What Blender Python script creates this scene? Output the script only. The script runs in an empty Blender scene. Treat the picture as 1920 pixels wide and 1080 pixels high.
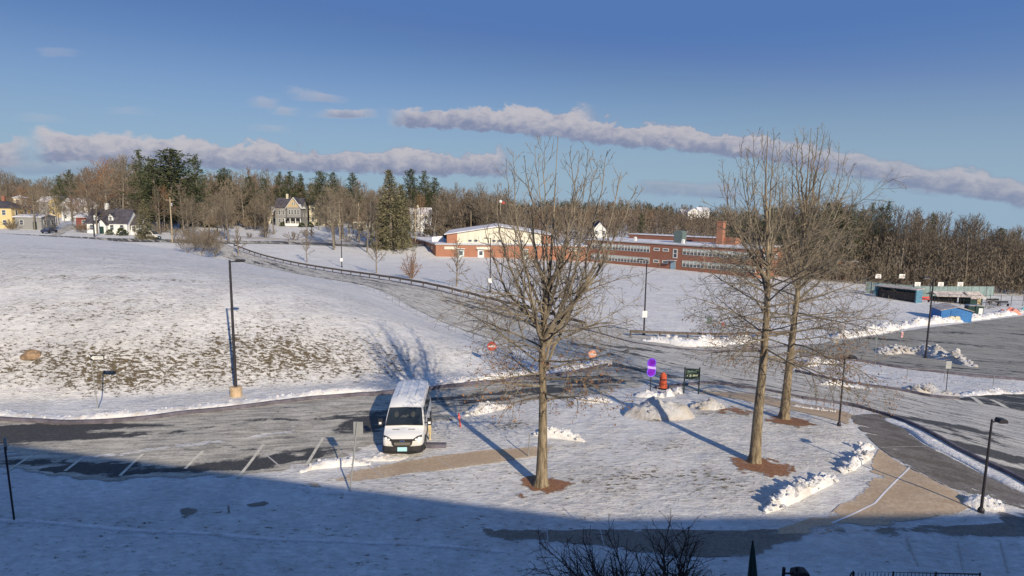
import bpy, bmesh, math, random
import numpy as np
from mathutils import Vector, Matrix, noise as mnoise

R = math.radians
rnd = random.Random(11)
sc = bpy.context.scene
COL = sc.collection

# ------------------------------------------------------------------ camera
F, CH = 1150.0, 12.2
PITCH = math.atan(155 / F)
CP, SP = math.cos(PITCH), math.sin(PITCH)
SUN_AZ, SUN_EL = R(27.0), R(24.5)            # shadows run to -x,+y
SDIR = Vector((math.sin(SUN_AZ) * math.cos(SUN_EL), -math.cos(SUN_AZ) * math.cos(SUN_EL), math.sin(SUN_EL)))

ROLL = R(.73)
def ray(px, py):
    u0 = (px - 960) / F; v0 = (py - 540) / F
    u = u0 * math.cos(ROLL) + v0 * math.sin(ROLL); v = v0 * math.cos(ROLL) - u0 * math.sin(ROLL)
    return u, CP - v * SP, -(v * CP + SP)

# ------------------------------------------------------------------ terrain
CT = np.array([
 (-60,0,0),(-30,0,0),(0,0,0),(30,0,0),(60,0,-.3),(-60,20,0),(-30,20,0),(0,20,0),(30,20,0),(60,15,-1),
 (-45,30,0),(-30,36,0),(-10,38,0),(8,38,0),(20,33,0),(12,46,-.5),(25,27,-.1),(38,45,-2.2),(28,42,-1.5),
 (15,69,-2.3),(44,64,-3.9),(62,86,-5.3),(100,110,-7.6),(110,145,-9),(63,155,-5.4),(45,170,-4.9),(23,190,-4.6),(-10,120,-2.3),(-3.6,97,-1.5),
 (5,60,-1.4),(-21,95,-.6),(-42,152,-2.4),(-60,140,-.9),(-24,199,-1),(-59,190,-.3),(-91,160,1.8),(-130,150,3.4),(-116,179,3.1),
 (-150,190,4.2),(-75,225,2.0),(-95,257,3.2),(-40,240,1.2),(-30,300,4),(-120,350,5),(-250,200,5),(-250,350,8),
 (0,185,-3.8),(-23,185,-3.4),(-34,220,-2),(20,260,-3),(60,260,-4),(125,185,-9.5),(210,260,-12),(200,120,-10),(100,50,-4.5),(150,0,-2),
 (0,-60,0),(-100,-60,0),(100,-60,0),(0,600,6),(150,600,5),(-300,600,14),(320,600,-24),(500,300,-18),(700,900,-45),(0,1500,10),
 (-1500,1500,15),(1500,1500,-80),(-1500,0,0),(1500,0,-30),(0,-1500,0),(-1500,-1500,0),(1500,-1500,0),(0,4000,5),(4000,4000,-230),(-4000,4000,5),
 (-70,90,-.5),(-100,90,.2),(-80,60,-.2),(-120,40,-.2),(-110,130,1.8)], dtype=float)

def _phi(r2):
    return 0.5 * r2 * np.log(np.maximum(r2, 1e-12))
def _fit():
    P = CT[:, :2] / 100.0; n = len(P)
    d2 = ((P[:, None, :] - P[None, :, :]) ** 2).sum(-1)
    A = np.zeros((n + 3, n + 3))
    A[:n, :n] = _phi(d2) + np.eye(n) * 2e-4
    A[:n, n] = 1; A[:n, n + 1:] = P; A[n, :n] = 1; A[n + 1:, :n] = P.T
    b = np.zeros(n + 3); b[:n] = CT[:, 2]
    return P, np.linalg.solve(A, b)
TP, TW = _fit()
YA = np.array([(-200,34.5),(-60,34.5),(-36,34.6),(-28,35.3),(-20,37.4),(-12,39.6),(-5,41.3),(0,43.0),(5,46),(8,50),(12,60)])
YB = np.array([(-220,150),(-110,150),(-82,149),(-68,141),(-44,118),(-21,92),(-12,75),(-6,64.5),(0,56.5),(4,51.5),(7.5,48),(12,44),(30,40)])
def hill(x, y):
    ya = np.interp(x, YA[:, 0], YA[:, 1]) + .5
    yb = np.interp(x, YB[:, 0], YB[:, 1]) - .8
    d1 = (y - ya) * .97
    d2 = (yb - y) * .68 * .42
    m = -np.log(np.exp(-np.clip(d1, -60, 200) / 4.0) + np.exp(-np.clip(d2, -60, 200) / 4.0)) * 4.0
    m = m - 0.0
    m = np.maximum(m, 0)
    m = m * m / (m + 1.6)
    fade = np.clip((x + 400) / 250, 0, 1)
    return 9.2 * (1 - np.exp(-m / 10.2)) * fade
def Tv(x, y):
    x = np.asarray(x, float); y = np.asarray(y, float)
    sh = x.shape; xf = x.ravel(); yf = y.ravel()
    out = np.empty(len(xf))
    for i in range(0, len(xf), 20000):
        q = np.stack([xf[i:i + 20000], yf[i:i + 20000]], 1) / 100.0
        d2 = ((q[:, None, :] - TP[None]) ** 2).sum(-1)
        out[i:i + 20000] = _phi(d2) @ TW[:-3] + TW[-3] + q @ TW[-2:]
    out = out + hill(xf, yf)
    # slight unevenness of the snow
    near = np.clip((95 - np.abs(yf - 40)) / 30, 0, 1) * np.clip((80 - np.abs(xf)) / 15, 0, 1)
    out = out + near * (.035 * np.sin(.83 * xf + .7 * np.sin(.41 * yf)) * np.cos(.77 * yf + .5 * np.sin(.53 * xf)) + .012 * np.sin(2.1 * xf + yf) * np.cos(1.9 * yf - .6 * xf))
    return out.reshape(sh)
def T(x, y):
    return float(Tv(np.array([x]), np.array([y]))[0])
_steps = np.concatenate([np.arange(14, 120, .6), np.arange(120, 700, 4)])
def G(px, py):
    """ground point seen at a pixel of the photograph (ray against the terrain)"""
    a, b, c = ray(px, py)
    xs = a / b * _steps; zs = CH + c / b * _steps
    below = np.nonzero(zs < Tv(xs, _steps))[0]
    if len(below) == 0:
        Y = 600.
    elif below[0] == 0:
        Y = 14.
    else:
        lo, hi = _steps[below[0] - 1], _steps[below[0]]
        for _ in range(18):
            m = (lo + hi) / 2
            if CH + c / b * m < T(a / b * m, m): hi = m
            else: lo = m
        Y = (lo + hi) / 2
    X = a / b * Y
    return Vector((X, Y, T(X, Y)))
def AT(px, Y):
    """ground point at distance Y in the direction of a pixel column"""
    a, b, c = ray(px, 430); X = a / b * Y
    return Vector((X, Y, T(X, Y)))
def ZAT(px, py, Y):
    a, b, c = ray(px, py)
    return CH + c * Y / b

# ------------------------------------------------------------------ object helpers
def tag(o, label=None, cat=None, group=None, kind=None):
    if label: o['label'] = label
    if cat: o['category'] = cat
    if group: o['group'] = group
    if kind: o['kind'] = kind
    return o
def thing(name, label, cat, loc=(0, 0, 0), rz=0, group=None):
    o = bpy.data.objects.new(name, None); COL.objects.link(o)
    o.location = loc; o.rotation_euler = (0, 0, rz); o.empty_display_size = .2
    return tag(o, label, cat, group)
def copy_tree(o, parent=None):
    c = o.copy(); COL.objects.link(c)
    if parent is not None: c.parent = parent
    for ch in list(o.children): copy_tree(ch, c)
    return c

class MB:
    def __init__(s): s.v = []; s.f = []
    def add(s, vs, fs):
        b = len(s.v); s.v.extend(vs); s.f.extend([tuple(i + b for i in f) for f in fs]); return s
    def box(s, cx, cy, cz, sx, sy, sz, rz=0, M=None):
        vs = []
        cr, sr = math.cos(rz), math.sin(rz)
        for dz in (-.5, .5):
            for dx, dy in ((-.5, -.5), (.5, -.5), (.5, .5), (-.5, .5)):
                x, y = dx * sx, dy * sy
                p = Vector((cx + x * cr - y * sr, cy + x * sr + y * cr, cz + dz * sz))
                vs.append(M @ p if M else p)
        return s.add(vs, [(3, 2, 1, 0), (4, 5, 6, 7), (0, 1, 5, 4), (1, 2, 6, 5), (2, 3, 7, 6), (3, 0, 4, 7)])
    def tube(s, pts, rad, n=6, cap=True):
        pts = [Vector(p) for p in pts]
        if not hasattr(rad, '__len__'): rad = [rad] * len(pts)
        vs = []; b = len(s.v); ref = None
        for i, p in enumerate(pts):
            d = (pts[min(i + 1, len(pts) - 1)] - pts[max(i - 1, 0)])
            if d.length < 1e-9: d = Vector((0, 0, 1))
            d.normalize()
            if ref is None:
                ref = Vector((1, 0, 0)) if abs(d.x) < .8 else Vector((0, 1, 0))
            a = d.cross(ref); a.normalize(); c = d.cross(a); ref = -c if False else ref
            for k in range(n):
                t = 2 * math.pi * k / n
                vs.append(p + (a * math.cos(t) + c * math.sin(t)) * rad[i])
        fs = []
        for i in range(len(pts) - 1):
            for k in range(n):
                fs.append((i * n + k, (i + 1) * n + k, (i + 1) * n + (k + 1) % n, i * n + (k + 1) % n))
        if cap:
            fs.append(tuple(range(n))); fs.append(tuple(reversed([(len(pts) - 1) * n + k for k in range(n)])))
        return s.add(vs, fs)
    def spike(s, p0, p1, r, n=3):
        d = (p1 - p0)
        if d.length < 1e-6: return s
        ref = Vector((0, 0, 1)) if abs(d.z) < .8 * d.length else Vector((1, 0, 0))
        a = d.cross(ref).normalized(); c = d.cross(a).normalized()
        vs = [p0 + (a * math.cos(2 * math.pi * k / n) + c * math.sin(2 * math.pi * k / n)) * r for k in range(n)]
        vs.append(p1)
        return s.add(vs, [(k, n, (k + 1) % n) for k in range(n)])
    def quad(s, a, b, c, d): return s.add([Vector(a), Vector(b), Vector(c), Vector(d)], [(0, 1, 2, 3)])
    def tri(s, a, b, c): return s.add([Vector(a), Vector(b), Vector(c)], [(0, 1, 2)])
    def prism(s, poly, axis, t0, t1):
        """polygon of 2-D points extruded along an axis ('x','y','z')"""
        def P(p, t):
            if axis == 'y': return Vector((p[0], t, p[1]))
            if axis == 'x': return Vector((t, p[0], p[1]))
            return Vector((p[0], p[1], t))
        n = len(poly)
        vs = [P(p, t0) for p in poly] + [P(p, t1) for p in poly]
        fs = [tuple(range(n)), tuple(reversed(range(n, 2 * n)))]
        fs += [(i, i + n, (i + 1) % n + n, (i + 1) % n) for i in range(n)]
        return s.add(vs, fs)
    def lathe(s, prof, n=12, c=(0, 0, 0), cap=True):
        vs = [Vector((c[0] + r * math.cos(2 * math.pi * k / n), c[1] + r * math.sin(2 * math.pi * k / n), c[2] + z)) for r, z in prof for k in range(n)]
        fs = []
        for i in range(len(prof) - 1):
            for k in range(n): fs.append((i * n + k, i * n + (k + 1) % n, (i + 1) * n + (k + 1) % n, (i + 1) * n + k))
        if cap:
            fs.append(tuple(reversed(range(n)))); m = (len(prof) - 1) * n; fs.append(tuple(m + k for k in range(n)))
        return s.add(vs, fs)
    def build(s, name, mat, parent=None, loc=None, smooth=False, fix=True):
        me = bpy.data.meshes.new(name)
        me.from_pydata([tuple(v) for v in s.v], [], s.f); me.update()
        if fix and len(s.f) < 6000:
            bm = bmesh.new(); bm.from_mesh(me); bmesh.ops.recalc_face_normals(bm, faces=bm.faces[:]); bm.to_mesh(me); bm.free()
        if smooth:
            me.polygons.foreach_set('use_smooth', [i < getattr(s, 'flat0', 10 ** 9) for i in range(len(me.polygons))])
        me.materials.append(mat)
        o = bpy.data.objects.new(name, me); COL.objects.link(o)
        if parent is not None: o.parent = parent
        if loc is not None: o.location = loc
        return o

# ------------------------------------------------------------------ materials
class NT:
    def __init__(s, m):
        m.use_nodes = True; s.t = m.node_tree; s.n = s.t.nodes; s.l = s.t.links
    def new(s, typ, **kw):
        n = s.n.new(typ)
        for k, v in kw.items(): setattr(n, k, v)
        return n
    def put(s, sock, v):
        if hasattr(v, 'is_output') or isinstance(v, bpy.types.NodeSocket): s.l.new(v, sock)
        elif v is not None: sock.default_value = v
    def math(s, op, a, b=None, c=None, clamp=False):
        n = s.new('ShaderNodeMath', operation=op, use_clamp=clamp)
        s.put(n.inputs[0], a)
        if b is not None: s.put(n.inputs[1], b)
        if c is not None: s.put(n.inputs[2], c)
        return n.outputs[0]
    def mix(s, f, a, b):
        n = s.new('ShaderNodeMix', data_type='RGBA')
        s.put(n.inputs[0], f); s.put(n.inputs[6], col(a)); s.put(n.inputs[7], col(b))
        return n.outputs[2]
    def step(s, v, lo, hi, a=0., b=1.):
        n = s.new('ShaderNodeMapRange', interpolation_type='SMOOTHSTEP')
        s.put(n.inputs[0], v); s.put(n.inputs[1], lo); s.put(n.inputs[2], hi); s.put(n.inputs[3], a); s.put(n.inputs[4], b)
        return n.outputs[0]
    def noise(s, vec, scale, detail=4, rough=.6, dist=0.):
        n = s.new('ShaderNodeTexNoise')
        s.put(n.inputs['Vector'], vec); n.inputs['Scale'].default_value = scale; n.inputs['Detail'].default_value = detail
        n.inputs['Roughness'].default_value = rough; n.inputs['Distortion'].default_value = dist
        return n.outputs[0]
    def mapv(s, vec, scale=(1, 1, 1), rz=0, loc=(0, 0, 0)):
        n = s.new('ShaderNodeMapping'); s.put(n.inputs['Vector'], vec)
        n.inputs['Scale'].default_value = scale; n.inputs['Rotation'].default_value = (0, 0, rz); n.inputs['Location'].default_value = loc
        return n.outputs[0]
    def pos(s): return s.new('ShaderNodeNewGeometry').outputs['Position']
    def obj(s): return s.new('ShaderNodeTexCoord').outputs['Object']
    def attr(s, name):
        return s.new('ShaderNodeAttribute', attribute_name=name).outputs['Fac']
    def bump(s, h, strength=.4, dist=.05):
        n = s.new('ShaderNodeBump'); s.put(n.inputs['Height'], h); n.inputs['Strength'].default_value = strength; n.inputs['Distance'].default_value = dist
        return n.outputs[0]
def col(c):
    if isinstance(c, (tuple, list)) and len(c) == 3: return (c[0], c[1], c[2], 1)
    return c
MATS = {}
def newmat(name):
    m = bpy.data.materials.new(name); t = NT(m); b = t.n['Principled BSDF']
    b.inputs['Specular IOR Level'].default_value = .25
    MATS[name] = m
    return m, t, b
def plain(name, c, rough=.7, metal=0., var=.12, scale=3., spec=.25, bump=0., vscale=(1, 1, 1)):
    m, t, b = newmat(name)
    v = t.mapv(t.obj(), vscale)
    n = t.noise(v, scale, 5)
    f = t.step(n, .3, .7)
    lo = tuple(x * (1 - var) for x in c); hi = tuple(min(1, x * (1 + var)) for x in c)
    t.put(b.inputs['Base Color'], t.mix(f, lo, hi))
    b.inputs['Roughness'].default_value = rough; b.inputs['Metallic'].default_value = metal
    b.inputs['Specular IOR Level'].default_value = spec
    if bump: t.put(b.inputs['Normal'], t.bump(t.noise(v, scale * 3, 4), bump, .03))
    return m

SNOW = (.78, .765, .75)
def m_ground():
    m, t, b = newmat('snow_over_grass')
    p = t.pos()
    a = t.attr('grass')
    w = t.noise(p, .9, 3)
    pv = t.mapv(p, (.46, 1.0, 1.0), rz=.08)
    n1 = t.noise(pv, 6.0, 6, .68, .4)
    n2 = t.noise(pv, 19, 4, .62)
    nn = t.math('ADD', t.math('MULTIPLY', n1, .72), t.math('MULTIPLY', n2, .28))
    val = t.math('ADD', t.math('MULTIPLY', t.math('SUBTRACT', nn, .5), 2.9), t.math('ADD', a, t.math('MULTIPLY', t.math('SUBTRACT', w, .5), .5)))
    g = t.step(val, .44, .58)
    big = t.noise(p, .12, 4)
    fine = t.noise(t.mapv(p, (.7, 1, 1)), 3.0, 6, .7)
    snow = t.mix(t.step(fine, .3, .7), (.63, .615, .605), (.82, .81, .79))
    snow = t.mix(t.math('MULTIPLY', t.step(big, .4, .75), .22), snow, (.66, .63, .60))
    thin = t.mix(t.math('MULTIPLY', t.step(val, -.2, .5), .40), snow, (.42, .38, .34))
    gr = t.mix(t.step(n2, .35, .65), (.055, .042, .026), (.19, .148, .085))
    t.put(b.inputs['Base Color'], t.mix(g, thin, gr))
    b.inputs['Roughness'].default_value = .75
    calm = t.step(t.noise(p, .22, 3), .38, .62, .35, 1.0)
    h = t.math('MULTIPLY', t.math('ADD', t.math('MULTIPLY', n1, 1.0), t.math('MULTIPLY', fine, .9)), calm)
    h = t.math('SUBTRACT', h, t.math('MULTIPLY', g, .25))
    t.put(b.inputs['Normal'], t.bump(h, .75, .22))
    return m
def m_bank(name='ploughed_snow', k=1., lo=.48):
    m, t, b = newmat(name)
    p = t.pos(); n = t.noise(p, 2.2, 6, .65); d = t.noise(p, .8, 5, .7)
    c = t.mix(t.step(n, .3, .7), (.70 * k, .68 * k, .68 * k), (.86 * k, .85 * k, .84 * k))
    c = t.mix(t.math('MULTIPLY', t.step(d, lo, lo + .2), .6), c, (.44, .38, .31))
    c = t.mix(t.math('MULTIPLY', t.step(t.noise(p, 14, 4, .7), .60, .72), .55), c, (.28, .23, .18))
    t.put(b.inputs['Base Color'], c); b.inputs['Roughness'].default_value = .7
    t.put(b.inputs['Normal'], t.bump(t.noise(p, 4, 6, .7), .8, .16))
    return m
def m_pave(name, base, dark, snow_c, rot=0., stretch=.22, film=.55, film_c=(.36, .35, .335), clear=True):
    m, t, b = newmat(name)
    p = t.pos(); a = t.attr('snow')
    pv = t.mapv(p, (stretch, 1, 1), rz=-rot) if False else t.mapv(t.mapv(p, (1, 1, 1), rz=-rot), (stretch, 1, 1))
    n1 = t.noise(pv, 1.1, 6, .66, .3); n2 = t.noise(p, 1.3, 6, .65, .4); n3 = t.noise(p, 9, 4, .6)
    st = t.noise(pv, 3.2, 5, .65)
    val = t.math('ADD', a, t.math('ADD', t.math('MULTIPLY', t.math('SUBTRACT', n1, .5), 1.5), t.math('MULTIPLY', t.math('SUBTRACT', n2, .5), .8)))
    asp = t.mix(t.step(n3, .35, .65), dark, base)
    # dirty thin film between bare and covered
    fl = t.math('MULTIPLY', t.step(val, .10, .30), t.math('ADD', .66, t.math('MULTIPLY', t.step(st, .35, .62), .34)))
    fc = t.mix(t.step(t.math('ADD', t.math('MULTIPLY', n3, .5), t.math('MULTIPLY', st, .5)), .36, .64), tuple(x * .72 for x in film_c), tuple(min(.8, x * 1.3) for x in film_c))
    c = t.mix(t.math('MULTIPLY', fl, film), asp, fc)
    sn = t.step(val, .62, .74)
    c = t.mix(sn, c, t.mix(t.step(st, .3, .7), tuple(x * .82 for x in snow_c), snow_c))
    t.put(b.inputs['Base Color'], c); b.inputs['Roughness'].default_value = .7
    b.inputs['Specular IOR Level'].default_value = .2
    h = t.math('ADD', t.math('MULTIPLY', sn, .5), t.math('ADD', t.math('MULTIPLY', st, .4), t.math('MULTIPLY', n3, .2)))
    t.put(b.inputs['Normal'], t.bump(h, .45, .06))
    if clear:
        tr = t.new('ShaderNodeBsdfTransparent'); mx = t.new('ShaderNodeMixShader')
        t.l.new(sn, mx.inputs[0]); t.l.new(b.outputs[0], mx.inputs[1]); t.l.new(tr.outputs[0], mx.inputs[2])
        t.l.new(mx.outputs[0], t.n['Material Output'].inputs['Surface'])
    return m
def m_bark(name, lo, hi, scale=4.):
    m, t, b = newmat(name)
    v = t.mapv(t.obj(), (1, 1, .22)); n = t.noise(v, scale, 6, .7); n2 = t.noise(t.obj(), 1.3, 3)
    f = t.math('MULTIPLY', t.step(n, .3, .7), t.math('ADD', .6, t.math('MULTIPLY', n2, .6)), clamp=True)
    t.put(b.inputs['Base Color'], t.mix(f, lo, hi)); b.inputs['Roughness'].default_value = .9; b.inputs['Specular IOR Level'].default_value = .1
    t.put(b.inputs['Normal'], t.bump(n, .6, .05))
    return m
def m_tree(name, lo, hi, rand=.35):
    """foliage / twig colour that also varies from tree to tree"""
    m, t, b = newmat(name)
    oi = t.new('ShaderNodeObjectInfo').outputs['Random']
    n = t.noise(t.obj(), .55, 3)
    f = t.math('ADD', t.math('MULTIPLY', t.step(n, .35, .65), 1 - rand), t.math('MULTIPLY', oi, rand))
    t.put(b.inputs['Base Color'], t.mix(f, lo, hi)); b.inputs['Roughness'].default_value = .85; b.inputs['Specular IOR Level'].default_value = .12
    return m
def m_brick(name, c, mortar=(.36, .33, .30), sc_=1.):
    m, t, b = newmat(name)
    tc = t.obj()
    # brick coordinates: (x+y, z) so every upright wall gets courses
    sp = t.new('ShaderNodeSeparateXYZ'); t.put(sp.inputs[0], tc)
    cb = t.new('ShaderNodeCombineXYZ'); t.put(cb.inputs[0], t.math('ADD', sp.outputs[0], sp.outputs[1])); t.put(cb.inputs[1], sp.outputs[2])
    br = t.new('ShaderNodeTexBrick'); t.put(br.inputs['Vector'], cb.outputs[0])
    br.inputs['Scale'].default_value = 2.2 * sc_; br.inputs['Mortar Size'].default_value = .012
    br.inputs['Color1'].default_value = col(tuple(x * .85 for x in c)); br.inputs['Color2'].default_value = col(tuple(x * 1.12 for x in c)); br.inputs['Mortar'].default_value = col(tuple(.5 * (x + y) for x, y in zip(c, mortar)))
    n = t.noise(tc, .35, 5)
    t.put(b.inputs['Base Color'], t.mix(t.math('MULTIPLY', t.step(n, .35, .7), .25), br.outputs[0], tuple(x * .7 for x in c)))
    b.inputs['Roughness'].default_value = .85
    return m
def m_glass(name, c=(.05, .06, .08), rough=.12):
    m, t, b = newmat(name)
    n = t.noise(t.obj(), .9, 2)
    t.put(b.inputs['Base Color'], t.mix(t.step(n, .3, .7), c, tuple(x * 1.9 for x in c)))
    b.inputs['Roughness'].default_value = rough; b.inputs['Specular IOR Level'].default_value = .5
    return m

M_GROUND = m_ground(); M_BANK = m_bank(); M_DIRTY = m_bank('old_dirty_snow', .72, .42)
RA = R(4)
M_ROADA = m_pave('road_a_asphalt', (.085, .083, .08), (.05, .05, .05), (.60, .58, .57), rot=R(9), stretch=.16, film=.95, film_c=(.50, .46, .385))
M_ROADB = m_pave('road_b_asphalt', (.11, .105, .098), (.07, .068, .065), (.58, .56, .54), rot=R(-52), stretch=.10, film=.95, film_c=(.60, .56, .49))
M_ROADD = m_pave('road_d_asphalt', (.10, .095, .09), (.06, .06, .06), (.60, .58, .56), rot=R(-40), stretch=.12, film=.95, film_c=(.55, .51, .44))
M_LOT = m_pave('lot_asphalt', (.07, .07, .068), (.045, .045, .045), (.5, .49, .48), rot=R(-18), stretch=.10, film=.9, film_c=(.37, .35, .30))
M_PATH = m_pave('path_asphalt', (.17, .145, .12), (.115, .10, .085), SNOW, rot=R(-40), stretch=.3, film=.35, film_c=(.3, .28, .26))
M_CONC = m_pave('sidewalk_concrete', (.50, .375, .25), (.41, .30, .20), SNOW, rot=R(5), stretch=.4, film=.35, film_c=(.55, .45, .34))
M_CONCD = m_pave('dark_concrete', (.24, .20, .16), (.17, .145, .12), SNOW, rot=R(-2), stretch=.3, film=.2, film_c=(.3, .27, .24))  # darker concrete tone for the bare walk and thawed patches
M_KERB = plain('kerb_granite', (.13, .12, .15), .8, var=.3, scale=2)
M_LINE = plain('road_line_paint', (.62, .58, .48), .7, var=.18, scale=4)
M_JOINT = plain('joint_line', (.45, .42, .40), .8, var=.15)
M_BARK = m_bark('oak_bark', (.085, .065, .045), (.38, .31, .215), 7.)
M_TWIG = m_bark('oak_twig', (.135, .112, .085), (.32, .27, .20), 2.)
M_DKTWIG = m_bark('crab_twig', (.035, .026, .022), (.085, .06, .05), 2.)
M_LEAFD = m_tree('dead_leaf', (.17, .085, .045), (.34, .18, .09), .1)
M_WTRUNK = m_bark('wood_trunk', (.115, .10, .083), (.29, .255, .205), 2.)
M_WTWIG = m_tree('wood_twig', (.115, .094, .073), (.225, .185, .14), .5)
M_WTWIG2 = m_tree('wood_twig_red', (.17, .10, .065), (.26, .155, .095), .5)
M_PINE = m_tree('pine_needles', (.03, .045, .025), (.11, .125, .06), .35)
M_SPRUCE = m_tree('spruce_needles', (.095, .098, .058), (.25, .22, .13), .25)
M_STUFF = m_tree('far_wood', (.11, .085, .065), (.20, .155, .115), .1)
M_MULCH = m_pave('leaf_mulch', (.33, .17, .095), (.20, .10, .055), SNOW, stretch=1., film=.2, film_c=(.3, .16, .1))
M_STEEL = plain('dark_pole_paint', (.045, .042, .05), .5, .3)
M_GALV = plain('galvanised', (.36, .36, .35), .45, .5)
M_SIGNBACK = plain('sign_back', (.42, .43, .42), .45, .4)
M_WHITE = plain('white_paint', (.78, .77, .74), .5, var=.05)
M_BLACK = plain('black_paint', (.02, .02, .022), .5)
M_RED = plain('sign_red', (.55, .08, .06), .5)
M_GLINT = plain('sign_glint', (.20, .015, .50), .4)  # sun glint on a red sign, put into the colour
M_GLINT_RIM = plain('sign_glint_rim', (.20, .12, .85), .4)  # violet fringe of that glint, painted
M_ORANGE = plain('drum_orange', (.62, .12, .055), .55)
M_GREENB = plain('board_green', (.035, .055, .05), .5)
M_CONCB = plain('concrete_base', (.50, .37, .24), .85, var=.2)
M_WOODRAIL = plain('guardrail_wood', (.12, .10, .09), .9, var=.25)
M_BLUE = plain('shed_blue', (.055, .20, .47), .6, var=.1)
M_SHEDROOF = plain('snowy_shingle', (.45, .40, .37), .85, var=.35, scale=1.5)
M_TEAL = plain('windscreen_mesh', (.20, .27, .27), .8, var=.2, scale=.6)
M_TEALB = plain('teal_panel', (.10, .23, .33), .6)
M_DKGREEN = plain('dark_green_plastic', (.02, .05, .045), .5)
M_TAN = plain('tan_fabric', (.55, .45, .28), .8, var=.2)
M_ROCK = plain('brown_rock', (.28, .19, .12), .9, var=.4, scale=3, bump=.5)
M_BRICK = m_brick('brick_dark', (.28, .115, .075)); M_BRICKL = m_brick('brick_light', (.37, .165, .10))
M_GLASS = m_glass('window_glass'); M_BLIND = plain('window_blind', (.50, .55, .53), .5, var=.25, scale=.8)
M_FRAME = plain('window_frame', (.62, .62, .58), .5, var=.06)
M_SNOWROOF = plain('snowy_roof', (.66, .65, .68), .8, var=.18, scale=.5)
M_METALP = plain('cream_panel', (.66, .62, .50), .6, var=.12, scale=.6, vscale=(4, 4, .2))
M_DKSLATE = plain('dark_shingle', (.075, .07, .085), .85, var=.3, scale=1)
M_GREYGREEN = plain('grey_green_metal', (.12, .16, .155), .6)
M_FLASH = plain('roof_edge_metal', (.42, .43, .45), .5)
M_VAN = plain('van_white', (.80, .80, .80), .22, var=.02, spec=.5)
def _van():
    m, t, b = newmat('van_white'); o = t.obj(); sp = t.new('ShaderNodeSeparateXYZ'); t.put(sp.inputs[0], o)
    n = t.noise(t.mapv(o, (1, 1, 2.5)), 3.5, 6, .7)
    d = t.math('MULTIPLY', t.step(t.math('ADD', sp.outputs[2], t.math('MULTIPLY', t.math('SUBTRACT', n, .5), .9)), .35, 1.35, .75, .06), t.step(n, .2, .7))
    t.put(b.inputs['Base Color'], t.mix(d, (.76, .76, .76), (.40, .37, .33)))
    t.put(b.inputs['Roughness'], t.math('ADD', .2, t.math('MULTIPLY', d, .6))); b.inputs['Specular IOR Level'].default_value = .5
    return m
M_VAN = _van()
M_VANDK = plain('van_black_plastic', (.03, .03, .034), .55)
M_VGLASS = m_glass('van_glass', (.014, .019, .024), .06)
M_TYRE = plain('tyre', (.02, .02, .02), .9)
M_CHROME = plain('bright_trim', (.6, .6, .62), .2, .9)
M_LAMPW = plain('lamp_lens', (.85, .86, .9), .1, spec=.6)
M_PLATE = plain('plate_blue', (.42, .72, .82), .4, var=.05)
M_AMBER = plain('amber', (.7, .3, .05), .3)
M_UTIL = plain('utility_wood', (.36, .29, .20), .9, var=.15)
M_SNOWP = plain('snow_plain', (.80, .79, .82), .75, var=.06, scale=1.5)

# ------------------------------------------------------------------ world, sun, camera
w = bpy.data.worlds.new('World'); sc.world = w; w.use_nodes = True
wt = NT(w); bg = wt.n['Background']
sky = wt.new('ShaderNodeTexSky', sky_type='NISHITA', sun_disc=False)
sky.sun_elevation = SUN_EL; sky.sun_rotation = math.pi - SUN_AZ
sky.altitude = 50; sky.air_density = 1.0; sky.dust_density = .2; sky.ozone_density = 1.0
hs = wt.new('ShaderNodeHueSaturation'); hs.inputs['Saturation'].default_value = .92; hs.inputs['Value'].default_value = 1.0
wt.l.new(sky.outputs[0], hs.inputs['Color'])
tc = wt.new('ShaderNodeTexCoord').outputs['Generated']
_s = wt.new('ShaderNodeSeparateXYZ'); wt.l.new(tc, _s.inputs[0]); _c = wt.new('ShaderNodeCombineXYZ')
wt.l.new(_s.outputs[0], _c.inputs[0]); wt.l.new(_s.outputs[1], _c.inputs[1]); wt.l.new(wt.math('MAXIMUM', _s.outputs[2], .012), _c.inputs[2]); wt.l.new(_c.outputs[0], sky.inputs['Vector'])
sx = wt.new('ShaderNodeSeparateXYZ'); wt.l.new(tc, sx.inputs[0])
az = wt.math('ARCTAN2', sx.outputs[0], sx.outputs[1]); el = wt.math('ARCSINE', sx.outputs[2])
def azel(px, py):
    a, b, c = ray(px, py); v = Vector((a, b, c)).normalized()
    return math.atan2(v.x, v.y), math.asin(v.z)
cv = wt.new('ShaderNodeCombineXYZ'); wt.l.new(az, cv.inputs[0]); wt.l.new(wt.math('MULTIPLY', el, 1.5), cv.inputs[1])
n_big = wt.noise(cv.outputs[0], 13, 6, .6, .3)
n_fine = wt.noise(cv.outputs[0], 48, 7, .62, .35)
n_low = wt.noise(wt.mapv(cv.outputs[0], (1, .6, 1), loc=(7, 3, 1)), 4.5, 3, .55)
n_mid = wt.noise(wt.mapv(cv.outputs[0], (.5, 1.5, 1), loc=(3, 1, 2)), 22, 5, .6)
cloud = None; shade = None
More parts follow.
